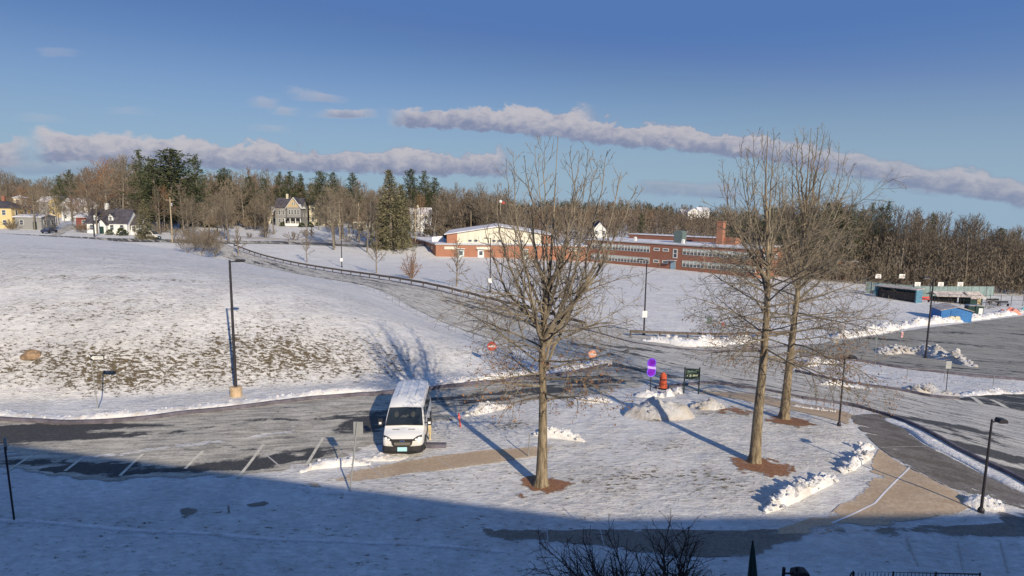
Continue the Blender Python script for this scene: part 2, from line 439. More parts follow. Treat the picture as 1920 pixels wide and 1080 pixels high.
def band(p0, p1, up, dn, strength=1., puff=1., soft=.35):
    """a bank of cloud along a line of the sky: flat below, heaped above"""
    global cloud, shade
    (a0, e0), (a1, e1) = azel(*p0), azel(*p1)
    k = (e1 - e0) / (a1 - a0)
    ec = wt.math('ADD', e0, wt.math('MULTIPLY', wt.math('SUBTRACT', az, a0), k))
    d = wt.math('SUBTRACT', el, ec)
    lump = wt.math('MULTIPLY', wt.math('SUBTRACT', n_big, .5), 2.4 * puff)
    uph = wt.math('MULTIPLY', wt.math('MULTIPLY', up, wt.step(n_low, .28, .68, .45, 1.25)), wt.math('ADD', .78, lump))
    upf = wt.math('DIVIDE', d, wt.math('MAXIMUM', uph, .0008))
    dnf = wt.math('DIVIDE', wt.math('MULTIPLY', d, -1), wt.math('MULTIPLY', dn, wt.math('ADD', .55, wt.math('MULTIPLY', n_mid, 1.0))))
    s = wt.math('MAXIMUM', upf, dnf)
    s = wt.math('ADD', s, wt.math('MULTIPLY', wt.math('SUBTRACT', n_fine, .5), 1.0))
    dens = wt.step(s, .62, .66 + soft * .8, 1., 0.)
    wdt = abs(a1 - a0)
    e_l = wt.step(wt.math('ADD', az, wt.math('MULTIPLY', wt.math('SUBTRACT', n_big, .5), .08)), a0 - .012, a0 + .03)
    e_r = wt.step(wt.math('ADD', az, wt.math('MULTIPLY', wt.math('SUBTRACT', n_big, .5), .08)), a1 - .03, a1 + .012, 1., 0.)
    dens = wt.math('MULTIPLY', wt.math('MULTIPLY', dens, strength), wt.math('MULTIPLY', e_l, e_r))
    sh = wt.step(wt.math('ADD', wt.math('DIVIDE', d, up), wt.math('MULTIPLY', wt.math('SUBTRACT', n_fine, .5), 2.2)), -.7, .75)
    if cloud is None: cloud, shade = dens, sh
    else:
        m = wt.new('ShaderNodeMix', data_type='FLOAT'); wt.put(m.inputs[0], dens); wt.put(m.inputs[2], shade); wt.put(m.inputs[3], sh)
        shade = m.outputs[0]; cloud = wt.math('MAXIMUM', cloud, dens)
band((-300, 300), (70, 284), .026, .020, .9, 1.3, .6)
band((-300, 318), (230, 312), .012, .008, .45, 1.0, .9)
band((60, 276), (960, 310), .030, .021, .95, 1.2)
band((728, 216), (1120, 232), .026, .020, .95, 1.3)
band((880, 222), (1480, 282), .028, .018, .95, 1.2)
band((1420, 278), (2200, 410), .026, .018, .85, .9, .5)
band((1190, 350), (1400, 362), .014, .010, .5, .8, .9)
band((470, 192), (522, 196), .009, .006, .6, .7, .8)
band((560, 180), (640, 186), .010, .006, .5, .8, .8)
band((590, 212), (705, 212), .011, .007, .75, .9, .6)
band((510, 209), (560, 211), .008, .005, .65, .7, .7)
band((78, 98), (118, 98), .008, .005, .7, .7, .7)
band((50, 220), (108, 223), .007, .005, .35, .7, .8)
band((195, 206), (270, 207), .006, .005, .22, .7, .9)
band((465, 238), (540, 242), .007, .005, .25, .7, .9)
band((1480, 310), (1640, 335), .006, .005, .25, .7, .9)
band((1690, 352), (1770, 366), .006, .004, .3, .7, .9)
ccol = wt.mix(shade, (2.3, 2.6, 4.0), (6.1, 5.7, 6.0))
skyc = hs.outputs[0]
# thin pale veil close to the horizon
_vm = wt.new('ShaderNodeVectorMath', operation='MULTIPLY'); wt.l.new(skyc, _vm.inputs[0]); _vm.inputs[1].default_value = (.36, .49, .76)
_vx = wt.new('ShaderNodeVectorMath', operation='MAXIMUM'); wt.l.new(_vm.outputs[0], _vx.inputs[0]); _vx.inputs[1].default_value = (.98, 2.1, 4.9)
_vn = wt.new('ShaderNodeVectorMath', operation='MINIMUM'); wt.l.new(_vx.outputs[0], _vn.inputs[0]); _vn.inputs[1].default_value = (4.5, 5.2, 7.0)
skyc = _vn.outputs[0]
veil = wt.step(el, -.01, .27, .95, 0.)
skyc = wt.mix(veil, skyc, (3.35, 4.75, 6.1))
wt.l.new(wt.mix(wt.math('MULTIPLY', cloud, .9), skyc, ccol), bg.inputs['Color'])
bg.inputs['Strength'].default_value = .092

sl = bpy.data.lights.new('sun', 'SUN'); sl.energy = 5.0; sl.angle = R(.55); sl.color = (1, .87, .67)
so = bpy.data.objects.new('sun', sl); COL.objects.link(so); so.rotation_euler = (-SDIR).to_track_quat('-Z', 'Y').to_euler(); so.location = (20, -40, 60)
cam = bpy.data.cameras.new('camera'); cam.sensor_width = 36; cam.lens = F / 1920 * 36; cam.clip_end = 9000; cam.clip_start = .1
co = bpy.data.objects.new('camera', cam); COL.objects.link(co); co.location = (0, 0, CH); co.rotation_euler = (Matrix.Rotation(math.pi / 2 - PITCH, 3, 'X') @ Matrix.Rotation(ROLL, 3, 'Z')).to_euler()
sc.camera = co
sc.view_settings.view_transform = 'Standard'; sc.view_settings.look = 'None'; sc.view_settings.exposure = 0
sc.render.engine = 'CYCLES'

# ------------------------------------------------------------------ ground sheet
def axis(lo_f, hi_f, step, lo, hi, grow):
    a = list(np.arange(lo_f, hi_f, step)); s = step
    v = a[-1]
    while v < hi: s *= grow; v += s; a.append(v)
    v = a[0]; s = step; pre = []
    while v > lo: s *= grow; v -= s; pre.append(v)
    return np.array(pre[::-1] + a)
gx = axis(-46, 46, .36, -5000, 5000, 1.045)
gy = axis(12, 66, .32, -1500, 6000, 1.022)
XX, YY = np.meshgrid(gx, gy)
ZZ = Tv(XX, YY)
# small real undulation of the snow
def blobs(X, Y, lst, base):
    out = np.full(X.shape, float(base))
    for px, py, rx, ry, rot, val in lst:
        g = G(px, py); c, s = math.cos(rot), math.sin(rot)
        dx, dy = X - g.x, Y - g.y
        u = (dx * c + dy * s) / rx; v = (-dx * s + dy * c) / ry
        k = np.exp(-(u * u + v * v))
        out = out * (1 - k) + val * k
    return out
GR = [(130, 480, 26, 18, 0, .24), (300, 500, 20, 12, 0, .23), (420, 540, 12, 8, 0, .24), (560, 560, 12, 8, 0, .20), (200, 640, 12, 5, 0, .27),
      (430, 645, 8, 2, 0, .25), (60, 690, 7, 2.0, 0, .38), (180, 690, 6, 2.0, 0, .46), (285, 712, 4.6, 1.5, .1, .78), (380, 700, 5, 1.6, .1, .46), (470, 668, 5, 2.0, .1, .44), (585, 664, 6, 1.8, .1, .62), (600, 632, 5, 1.6, .1, .40), (680, 655, 3.5, 2.5, .1, .38), (200, 585, 4, 1.0, .3, .36), (90, 575, 4, .8, .3, .36), (320, 525, 3, .6, .2, .40), (150, 520, 6, .7, .2, .38), (640, 585, 8, 2, -.4, .18),
      (480, 738, 8, 1.2, .1, .05), (200, 762, 14, 1.4, 0, .03),
      (1190, 890, 3.5, 1.2, 0, .36), (1150, 905, 2.5, .8, 0, .36), (1240, 835, 3.2, 1.0, 0, .34), (1320, 895, 2.5, 1, 0, .36), (1060, 850, 3, 1.2, 0, .22), (1120, 930, 4, 1.2, 0, .24), (1380, 920, 2.5, 1, 0, .3), (1500, 810, 3, 1.4, 0, .3),
      (1350, 770, 3, 1.2, 0, .46), (960, 795, 1.6, 1, 0, .5), (800, 895, 4, .8, .1, .24), (880, 900, 4, 1, .1, .25), (1540, 860, 2.5, 1.5, 0, .2),
      (350, 962, 1.2, .35, .1, .28), (560, 990, 4, .35, -.05, .26), (300, 985, 6, .3, -.05, .26), (120, 968, 4, .3, -.05, .26), (750, 1015, 5, .35, -.03, .24), (200, 1050, 6, 2, 0, .20), (700, 1060, 8, 2, 0, .17), (700, 965, 5, .5, -.1, .24), (1000, 975, 6, .5, 0, .2),
      (1240, 560, 3.2, 3, 0, .1), (450, 435, 60, 30, 0, .16), (1650, 520, 40, 20, 0, .3), (300, 400, 160, 40, 0, .3)]
GA = blobs(XX, YY, GR, .09)
GA[YY > 330] = .45
GA[YY < 10] = .1
nx, ny = len(gx), len(gy)
verts = np.stack([XX.ravel(), YY.ravel(), ZZ.ravel()], 1)
verts[:, 2] -= .012
idx = np.arange(nx * ny).reshape(ny, nx)
q = np.stack([idx[:-1, :-1], idx[:-1, 1:], idx[1:, 1:], idx[1:, :-1]], -1).reshape(-1, 4)
me = bpy.data.meshes.new('snowy_ground')
me.vertices.add(len(verts)); me.vertices.foreach_set('co', verts.ravel())
me.loops.add(q.size); me.loops.foreach_set('vertex_index', q.ravel())
me.polygons.add(len(q)); me.polygons.foreach_set('loop_start', np.arange(0, q.size, 4)); me.polygons.foreach_set('loop_total', np.full(len(q), 4))
me.update(calc_edges=True)
me.polygons.foreach_set('use_smooth', np.ones(len(q), bool))
at = me.attributes.new('grass', 'FLOAT', 'POINT'); at.data.foreach_set('value', GA.ravel())
me.materials.append(M_GROUND)
ground = bpy.data.objects.new('snowy_ground', me); COL.objects.link(ground)
tag(ground, 'snow covered ground with brown grass showing through on the hillside', None, None, 'structure')

def smooth_poly(pts, n=4, closed=True):
    out = []; N = len(pts)
    rng_ = range(N) if closed else range(N - 1)
    for i in rng_:
        if closed: p0, p1, p2, p3 = pts[i - 1], pts[i], pts[(i + 1) % N], pts[(i + 2) % N]
        else: p0, p1, p2, p3 = pts[max(i - 1, 0)], pts[i], pts[i + 1], pts[min(i + 2, N - 1)]
        for k in range(n):
            t = k / n
            out.append(.5 * ((2 * p1) + (p2 - p0) * t + (2 * p0 - 5 * p1 + 4 * p2 - p3) * t * t + (3 * p1 - p0 - 3 * p2 + p3) * t ** 3))
    if not closed: out.append(pts[-1])
    return out
def sheet(name, world, off, mat, base, lst=(), res=.5, label=None, far=0.0, edge=0., ew=.35, eline=None, tracks=()):
    """flat paving that follows the ground; world = outline of (x, y)"""
    bm = bmesh.new()
    vs = [bm.verts.new((p[0], p[1], 0)) for p in world]
    f = bm.faces.new(vs)
    bmesh.ops.triangulate(bm, faces=[f])
    xs = [p[0] for p in world]; ys = [p[1] for p in world]
    def cuts(lo, hi, ax):
        v = lo
        while v < hi:
            v += res * (1 + max(0, (v - 40) * .02 if ax == 1 else max(0, abs(v) - 40) * .02))
            if v < hi:
                co_ = (v, 0, 0) if ax == 0 else (0, v, 0); no = (1, 0, 0) if ax == 0 else (0, 1, 0)
                bmesh.ops.bisect_plane(bm, geom=bm.verts[:] + bm.edges[:] + bm.faces[:], plane_co=co_, plane_no=no, dist=1e-5)
    cuts(min(xs), max(xs), 0); cuts(min(ys), max(ys), 1)
    P = np.array([v.co[:] for v in bm.verts])
    z = Tv(P[:, 0], P[:, 1])
    for v, zz in zip(bm.verts, z): v.co.z = zz + off + far * max(0, v.co.y - 30)
    bmesh.ops.recalc_face_normals(bm, faces=bm.faces[:])
    up = sum(f.normal.z for f in bm.faces)
    if up < 0: bmesh.ops.reverse_faces(bm, faces=bm.faces[:])
    me = bpy.data.meshes.new(name); bm.to_mesh(me); bm.free()
    P = np.empty(len(me.vertices) * 3); me.vertices.foreach_get('co', P); P = P.reshape(-1, 3)
    val = blobs(P[:, 0], P[:, 1], lst, base)
    if edge:
        L_ = eline if eline is not None else list(world) + [world[0]]
        A_ = np.array([(p[0], p[1]) for p in L_[:-1]]); B_ = np.array([(p[0], p[1]) for p in L_[1:]]); AB = B_ - A_
        q_ = P[:, None, :2] - A_[None]
        tt = np.clip((q_ * AB[None]).sum(-1) / np.maximum((AB ** 2).sum(-1), 1e-9)[None], 0, 1)
        dd = np.sqrt(((q_ - tt[..., None] * AB[None]) ** 2).sum(-1)).min(1)
        nz_ = np.array([mnoise.noise(Vector((p[0] * .9, p[1] * .9, 7))) + .6 * mnoise.noise(Vector((p[0] * 2.2, p[1] * 2.2, 2))) for p in P])
        val = val + edge * np.exp(-dd / (ew * np.maximum(.25, 1 + 1.1 * nz_)))
    for tl, tw, tv in tracks:
        A_ = np.array([(p[0], p[1]) for p in tl[:-1]]); B_ = np.array([(p[0], p[1]) for p in tl[1:]]); AB = B_ - A_
        dd = np.full(len(P), 1e9)
        for a_, ab in zip(A_, AB):
            q_ = P[:, :2] - a_; t_ = np.clip((q_ @ ab) / max((ab ** 2).sum(), 1e-9), 0, 1)
            dd = np.minimum(dd, np.hypot(*(q_ - t_[:, None] * ab[None]).T))
        nz_ = np.array([mnoise.noise(Vector((p[0] * .12, p[1] * .12, tw * 9))) for p in P])
        val = val + tv * np.exp(-(dd / tw) ** 2) * (.7 + .9 * nz_)
    a = me.attributes.new('snow', 'FLOAT', 'POINT'); a.data.foreach_set('value', val)
    me.polygons.foreach_set('use_smooth', np.ones(len(me.polygons), bool))
    me.materials.append(mat)
    o = bpy.data.objects.new(name, me); COL.objects.link(o)
    return tag(o, label, None, None, 'structure')
def W(pts): return [G(*p) for p in pts]
def xy(vs): return [(v.x, v.y) for v in vs]

A_N = [(-120, 785), (0, 790), (60, 793), (150, 796), (250, 790), (330, 780), (450, 767), (560, 753), (650, 745), (720, 740), (800, 733), (880, 723), (960, 715), (1040, 706), (1090, 698), (1140, 686)]
B_S = [(1140, 684), (1060, 657), (1000, 637), (940, 617), (880, 596), (820, 576), (760, 556), (700, 541), (650, 529), (560, 513), (470, 499), (440, 495)]
B_N = [(410, 478), (440, 482), (520, 490), (600, 502), (700, 518), (800, 540), (900, 566), (1000, 592), (1080, 614), (1150, 634), (1200, 646), (1290, 657), (1350, 660), (1430, 655), (1500, 648)]
L1 = [(1500, 668), (1600, 676), (1690, 690), (1790, 702), (1920, 713), (2100, 728)]
L2 = [(1490, 697), (1577, 717), (1690, 734), (1745, 745), (1800, 750)]
D_S = [(1228, 728), (1290, 722), (1330, 719), (1420, 730), (1500, 746), (1580, 758), (1650, 775), (1700, 791), (1760, 820), (1800, 843), (1850, 868), (1920, 902), (2060, 980)]
A_S = [(-120, 868), (0, 878), (60, 886), (100, 898), (200, 908), (345, 903), (420, 898), (540, 884), (600, 868), (660, 862), (700, 856), (800, 852), (822, 800), (870, 782), (940, 768), (1000, 757), (1060, 748), (1130, 739), (1190, 732)]

tipA = W(A_N)
# one roadway per stretch, each sheet a few mm above the other where they meet
roadA = smooth_poly(W(A_N[:-1]), 4, False) + [G(1180, 672)] + [G(1240, 700)] + smooth_poly(W(A_S[::-1]), 4, False)
sheet('access_road', xy(roadA), .012, M_ROADA, .44,
      [(90, 806, 6, .8, .0, -.2), (20, 815, 4, .9, 0, -.3), (190, 808, 2.2, .9, 0, -.2), (60, 836, 7, .4, 0, .5), (300, 800, 5, .25, .1, .1), (260, 830, 6, .5, .1, .52), (480, 800, 7, .9, .1, .52),
       (540, 865, 2.2, .9, .2, -.3), (440, 875, 2.2, .8, .2, -.3), (640, 850, 1.5, .9, .2, -.3), (400, 886, 1.3, .3, .1, .62), (560, 872, .8, .25, .1, .58), (300, 885, 3, .4, .1, .05), (150, 880, 2.2, .55, .1, -.25), (40, 868, 3, .6, 0, -.25), (120, 905, 1.2, .6, .6, .0), (195, 900, 1.2, .5, .6, .0),
       (690, 790, 2, 1.6, .2, -.1), (850, 745, 4, 1.2, .2, .22), (960, 740, 5, 1.6, .2, .2), (1100, 715, 4, 2, 0, .18), (720, 848, 2.0, 1.3, .2, .95), (830, 812, 1.6, 1.5, 0, 1.0), (770, 860, 3, .4, .1, .45), (1180, 700, 3, 2, 0, .28)], .3,
      'access road with thin ice and bare asphalt patches behind the white van', edge=.8, ew=.5, eline=W(A_S), tracks=[(smooth_poly(W(l_), 3, False), .28, v_) for l_, v_ in (([(-60, 822), (150, 822), (300, 812), (480, 790), (640, 766), (800, 752), (960, 735), (1100, 712), (1200, 690)], -.32), ([(-60, 836), (150, 836), (300, 826), (480, 802), (640, 778), (800, 764), (960, 747), (1100, 722), (1200, 700)], -.30), ([(0, 858), (200, 856), (330, 838), (480, 818), (620, 795)], .24), ([(100, 868), (260, 846), (420, 826), (560, 806), (680, 778)], .26), ([(-60, 804), (150, 806), (330, 792), (500, 770), (700, 745)], -.22))])
WBS = [Vector((x, y, 0)) for x, y in ((-92, 172), (-80, 156), (-68, 142.6), (-56, 131), (-44, 119), (-32, 105.6), (-21, 92.6), (-12, 75.8), (-6, 65.3), (0, 57.3), (4, 52.3), (7.5, 48.7), (10, 46.6))]
def off_line(vs, d):
    out = []
    for i, p in enumerate(vs):
        a = vs[max(i - 1, 0)]; b = vs[min(i + 1, len(vs) - 1)]; t = (b - a); t.z = 0; t.normalize(); out.append(p + Vector((-t.y, t.x, 0)) * d)
    return out
WBN = [Vector((p.x, p.y, 0)) for p in off_line(WBS[:6], 7.6)] + W(B_N[6:])
roadB = smooth_poly(WBS, 4, False) + [G(1215, 722)] + smooth_poly(W(D_S), 3, False) + [G(2080, 790), G(1920, 772), G(1850, 758)] + smooth_poly(W(L2[::-1]), 3, False) + [G(1480, 684)] + smooth_poly(W(L1[:1]), 3, False) + [G(1500, 648)] + smooth_poly(WBN[::-1], 4, False)[1:]
sheet('through_road', xy(roadB), .022, M_ROADB, .42,
      [(700, 530, 16, 5, -1.0, .27), (880, 575, 10, 4, -.9, .27), (520, 500, 20, 6, -1.0, .25), (1000, 605, 5, 1.2, -.8, .15), (1100, 650, 6, 1.4, -.6, .2), (1190, 655, 4, .8, -.4, .0), (1280, 690, 6, 1.0, -.4, .5), (1330, 675, 7, .6, -.35, .66), (1180, 690, 5, 1.5, -.6, .18), (1450, 700, 8, 2.5, -.3, .54), (1600, 740, 7, 2, -.4, .56), (1750, 775, 5, 1.8, -.5, .55), (1880, 850, 4, 2, -.7, .54),
       (1730, 790, 5, .5, -.7, -.2), (1820, 840, 6, .7, -.75, -.35), (1900, 885, 4, .6, -.75, -.3), (1560, 752, 6, .3, -.3, .1), (1400, 722, 6, .4, -.15, .12), (1620, 722, 8, .35, -.3, .1), (1545, 705, 3, .8, -.3, -.2)], .6,
      'through road with packed snow streaks curving from the top left to the right edge', far=.0006, edge=.35, ew=.6, eline=WBN, tracks=[(smooth_poly(W(l_), 3, False), .35, v_) for l_, v_ in (([(480, 494), (600, 508), (720, 532), (840, 562), (960, 598), (1080, 640), (1200, 680), (1330, 705), (1480, 722), (1620, 748), (1740, 788), (1840, 838), (1940, 890)], -.26), ([(500, 493), (620, 507), (740, 530), (860, 560), (980, 594), (1100, 634), (1220, 672), (1350, 696), (1500, 714), (1640, 742), (1760, 780), (1860, 828), (1960, 880)], -.24), ([(1000, 600), (1100, 628), (1200, 656), (1330, 682), (1500, 704), (1660, 736), (1800, 780), (1920, 830)], .22), ([(1120, 634), (1220, 660), (1340, 672), (1460, 674), (1560, 662)], -.25), ([(1180, 700), (1260, 702), (1380, 715), (1500, 732), (1640, 762)], .22))])
lot = W([(1500, 649), (1560, 641), (1640, 630), (1720, 618), (1800, 608), (1920, 593), (2150, 566), (2200, 735), (2100, 728), (1920, 713), (1790, 702), (1690, 690), (1600, 676), (1500, 668)])
sheet('parking_lot', xy(lot), .034, M_LOT, .40, [(1560, 660, 5, 1.2, 0, .62), (1640, 668, 6, .8, -.1, .62), (1700, 640, 8, 1.2, -.2, .38), (1860, 650, 10, 1.0, -.15, .1), (1800, 625, 14, .5, .15, .0), (1900, 680, 8, 1.5, 0, .28), (1780, 690, 7, .5, -.2, .05), (1640, 635, 9, .6, .1, .02), (1840, 690, 7, .8, 0, .4), (1900, 612, 7, 3, 0, .32)], .8,
      'dark parking lot beyond the snowy median', far=.0006)
bay = W([(1792, 749), (1830, 742), (1920, 740), (2080, 742), (2100, 775), (1920, 771), (1850, 759)])
sheet('parking_bay', xy(bay), .032, M_LOT, .1, [(1900, 770, 3, .6, 0, .3)], .5, 'small dark parking bay on the right edge', far=.0006)
upper = [AT(-60, 148), AT(200, 152), AT(300, 157), AT(400, 164), AT(500, 176), AT(600, 185), AT(700, 192), AT(830, 199), AT(900, 200)]
up2 = [AT(900, 207), AT(830, 205.5), AT(700, 198.5), AT(600, 191.5), AT(500, 182.5), AT(400, 170.5), AT(300, 163.5), AT(200, 158), AT(-60, 154)]
sheet('main_street', xy(smooth_poly(upper, 3, False) + smooth_poly(up2, 3, False)), .12, M_ROADB, .12, [(450, 455, 20, 1.2, .3, .35), (700, 460, 20, 1.2, .2, .3)], 2.5, 'dark street running below the houses')
sheet('side_street', xy([AT(95, 158), AT(112, 158.5), AT(150, 200), AT(128, 202)]), .14, M_ROADB, .62, [], 3, 'snowy side street climbing between the houses')

# pavements and paths
sw1 = W([(560, 905), (660, 879), (800, 857), (930, 843), (1040, 834), (1048, 846), (1000, 856), (920, 869), (740, 892), (620, 912), (585, 925)])
sheet('sidewalk', xy(sw1), .016, M_CONC, .12, [(560, 910, 1.6, .8, 0, .9), (630, 895, 1.6, .5, .2, .55), (700, 880, 1.2, .4, .2, .52), (745, 868, 1.2, .25, .2, .75), (1030, 840, 1, .5, 0, .6), (900, 850, 3, .6, .1, -.2), (810, 872, 2.4, .6, .1, -.2), (590, 912, .8, .4, .1, .5)], .4, 'tan concrete sidewalk in front of the white van', edge=0.6, ew=0.25)
sw2 = W([(1312, 726), (1350, 727), (1420, 738), (1500, 756), (1580, 770), (1602, 780), (1590, 796), (1540, 782), (1470, 766), (1400, 752), (1340, 741), (1308, 737)])
sheet('sidewalk', xy(sw2), .018, M_CONC, .3, [(1400, 745, 3, .7, -.2, -.1), (1520, 768, 2.5, .6, -.3, -.05), (1330, 730, 1.5, .8, 0, .95), (1460, 752, 1, .4, 0, .7)], .4, 'narrow brownish sidewalk along the through road past the two oaks', edge=0.45, ew=0.22)
pth = W([(1594, 780), (1640, 776), (1667, 781), (1708, 816), (1733, 834), (1817, 877), (1920, 926), (2060, 990), (2060, 1040), (1920, 1000), (1830, 945), (1768, 908), (1704, 877), (1650, 841), (1622, 815), (1606, 797)])
sheet('footpath', xy(pth), .019, M_PATH, .12, [(1640, 815, 1.0, .4, -.5, .75), (1625, 800, .8, .3, -.5, .6), (1690, 845, 1.2, .3, -.4, .5), (1780, 905, 2.5, .18, -.7, .7), (1740, 880, 1.5, .2, -.7, .5), (1880, 950, 2, 1.2, -.4, .9), (1640, 783, 1.2, .3, 0, .55)], .4, 'dark footpath curving down beside the snow verge', edge=0.45, ew=0.25)
apron = W([(1648, 842), (1705, 878), (1768, 909), (1832, 946), (1800, 960), (1690, 985), (1560, 1000), (1430, 1003), (1480, 985), (1560, 960), (1620, 905), (1632, 870)])
sheet('concrete_apron', xy(apron), .014, M_CONC, .16, [(1640, 880, .7, .9, .4, .5), (1600, 915, 1.5, .7, .5, .75), (1620, 895, .8, .6, 0, .6), (1560, 935, 1.2, .5, 0, .7), (1640, 905, .5, .3, 0, .3), (1530, 960, 1.6, .4, .1, .05), (1600, 965, 2, .35, .2, .62), (1640, 955, 1, .3, .5, .6), (1740, 945, 1.6, .4, 0, .2), (1690, 985, 3, .4, 0, .6), (1500, 985, 2.5, .5, 0, .0), (1600, 990, 3, .5, 0, .6)], .35, 'tan concrete apron where the paths meet near the right lamp', edge=0.5, ew=0.25)
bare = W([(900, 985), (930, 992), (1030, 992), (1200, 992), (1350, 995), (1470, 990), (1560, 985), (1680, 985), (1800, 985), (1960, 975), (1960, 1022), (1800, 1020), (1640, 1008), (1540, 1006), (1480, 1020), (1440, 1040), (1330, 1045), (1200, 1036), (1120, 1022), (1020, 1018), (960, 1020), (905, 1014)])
sheet('shaded_walk', xy(bare), .009, M_CONCD, .20, [(905, 1005, 1.2, .7, 0, .62), (960, 1018, 1.5, .2, 0, .7), (1700, 1000, 5, .5, 0, .62), (1620, 1000, 2.5, .3, 0, .6), (1850, 990, 1.6, .6, 0, .0), (1760, 978, 1.6, .3, 0, .2), (1900, 1010, 3, .3, 0, .8), (1470, 1025, 1.2, .5, .5, .5)], .35, 'dark walk in the building shadow at the bottom', edge=0.5, ew=0.25)
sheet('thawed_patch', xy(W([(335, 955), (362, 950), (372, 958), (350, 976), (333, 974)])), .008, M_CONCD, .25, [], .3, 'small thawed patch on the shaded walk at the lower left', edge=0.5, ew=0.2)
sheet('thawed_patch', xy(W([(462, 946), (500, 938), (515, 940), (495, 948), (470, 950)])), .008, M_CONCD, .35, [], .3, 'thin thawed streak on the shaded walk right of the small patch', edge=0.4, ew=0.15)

# ------------------------------------------------------------------ kerbs, paint, joints
def strip(name, world, width, off, hgt, mat, label, side=1, kind='structure'):
    """raised or flat strip along a world line"""
    mb = MB(); n = len(world)
    for i in range(n):
        a = world[max(i - 1, 0)]; b = world[min(i + 1, n - 1)]
        d = Vector((b.x - a.x, b.y - a.y, 0)).normalized(); nr = Vector((-d.y, d.x, 0)) * side
        p = world[i]; q = p + nr * width
        z0 = T(p.x, p.y) + off; z1 = T(q.x, q.y) + off
        mb.v += [Vector((p.x, p.y, z0)), Vector((p.x, p.y, z0 + hgt)), Vector((q.x, q.y, z1 + hgt)), Vector((q.x, q.y, z1))]
    for i in range(n - 1):
        b = i * 4
        for k in range(3): mb.f.append((b + k, b + k + 1, b + 5 + k, b + 4 + k))
    o = mb.build(name, mat)
    if label: tag(o, label, None, None, kind)
    return o
def resample(vs, step):
    out = [vs[0]]; acc = 0
    for a, b in zip(vs, vs[1:]):
        L = (b - a).length; n = max(1, int(L / step))
        for k in range(1, n + 1): out.append(a.lerp(b, k / n))
    return out
kA = resample(smooth_poly(W(A_N), 4, False), .8)
strip('kerb', kA, .2, -.05, .27, M_KERB, 'long dark granite kerb below the snowy hillside', 1)
kD = resample(smooth_poly(W(D_S), 4, False), .8)
strip('kerb', kD, .18, -.05, .22, M_KERB, 'dark kerb along the near edge of the through road', -1)
k1 = resample(smooth_poly(W(L1), 4, False), .9)
strip('kerb', k1, .25, -.05, .3, M_KERB, 'dark kerb on the far edge of the snowy median', -1)
k2 = resample(smooth_poly(W(L2), 4, False), .9)
strip('kerb', k2, .22, -.05, .26, M_KERB, 'dark kerb on the near edge of the snowy median', 1)
kBn = resample(smooth_poly(WBN, 4, False), 1.2)
strip('kerb', kBn, .2, -.03, .18, M_KERB, 'kerb below the guardrail on the far edge of the through road', 1)

def line(p0, p1, wd, off, mat=None, name='stall_line', label='', n=8, mx=.0):
    a, b = G(*p0), G(*p1)
    pts = [a.lerp(b, k / n) for k in range(n + 1)]
    mb = MB(); d = (b - a).normalized(); nr = Vector((-d.y, d.x, 0)) * wd / 2
    for p in pts:
        for s in (-1, 1):
            q = p + nr * s; mb.v.append(Vector((q.x, q.y, T(q.x, q.y) + off)))
    for i in range(n): mb.f.append((2 * i, 2 * i + 1, 2 * i + 3, 2 * i + 2))
    o = mb.build(name, mat or M_LINE); return tag(o, label, None, None, 'structure')
for (a, b), lb in zip([((8, 888), (60, 855)), ((122, 884), (153, 860)), ((225, 893), (268, 852)), ((347, 880), (381, 846)), ((446, 897), (494, 834)), ((574, 874), (606, 822))],
                  ['leftmost stall line in the building shadow', 'second stall line from the left', 'third stall line from the left', 'fourth stall line beside the bare asphalt', 'long bright stall line on bare asphalt', 'stall line nearest the white van']):
    line(a, b, .15, .030, label=lb)
for (a, b), lb in zip([((480, 838), (530, 880)), ((606, 830), (660, 858))], ['faint crossing line between two stalls', 'faint crossing line left of the van']):
    line(a, b, .07, .031, M_JOINT, label=lb)
for k, (a, b) in enumerate([((1788, 748), (1806, 758)), ((1822, 745), (1842, 760)), ((1858, 750), (1888, 766))]):
    line(a, b, .35, .05, label=['left', 'middle', 'right'][k] + ' hatch stripe of the parking bay', name='hatch_stripe')
for (a, b), lb in zip([((1706, 877), (1640, 945)), ((1640, 945), (1560, 982)), ((1652, 840), (1738, 838)), ((1025, 992), (1028, 1020)), ((1125, 992), (1133, 1026)), ((1700, 1010), (1722, 1062)), ((1795, 1015), (1808, 1072)), ((1875, 1015), (1890, 1074)), ((1705, 877), (1768, 908)), ((1768, 908), (1832, 946)), ((815, 858), (852, 880)), ((690, 873), (720, 896))],
                      ['snow filled joint across the tan apron', 'snow filled joint at the foot of the tan apron', 'pale joint across the dark footpath', 'left pale joint of the shaded walk', 'right pale joint of the shaded walk', 'left joint in the snow by the railing', 'middle joint in the snow by the railing', 'right joint in the snow by the railing', 'upper edge joint of the tan apron', 'lower edge joint of the tan apron', 'joint of the tan sidewalk before the van', 'joint at the snowy end of the tan sidewalk']):
    line(a, b, .075 if 'snow filled' in lb else .045, .027, M_SNOWP if 'snow filled' in lb else M_JOINT, name='paving_joint', label=lb)

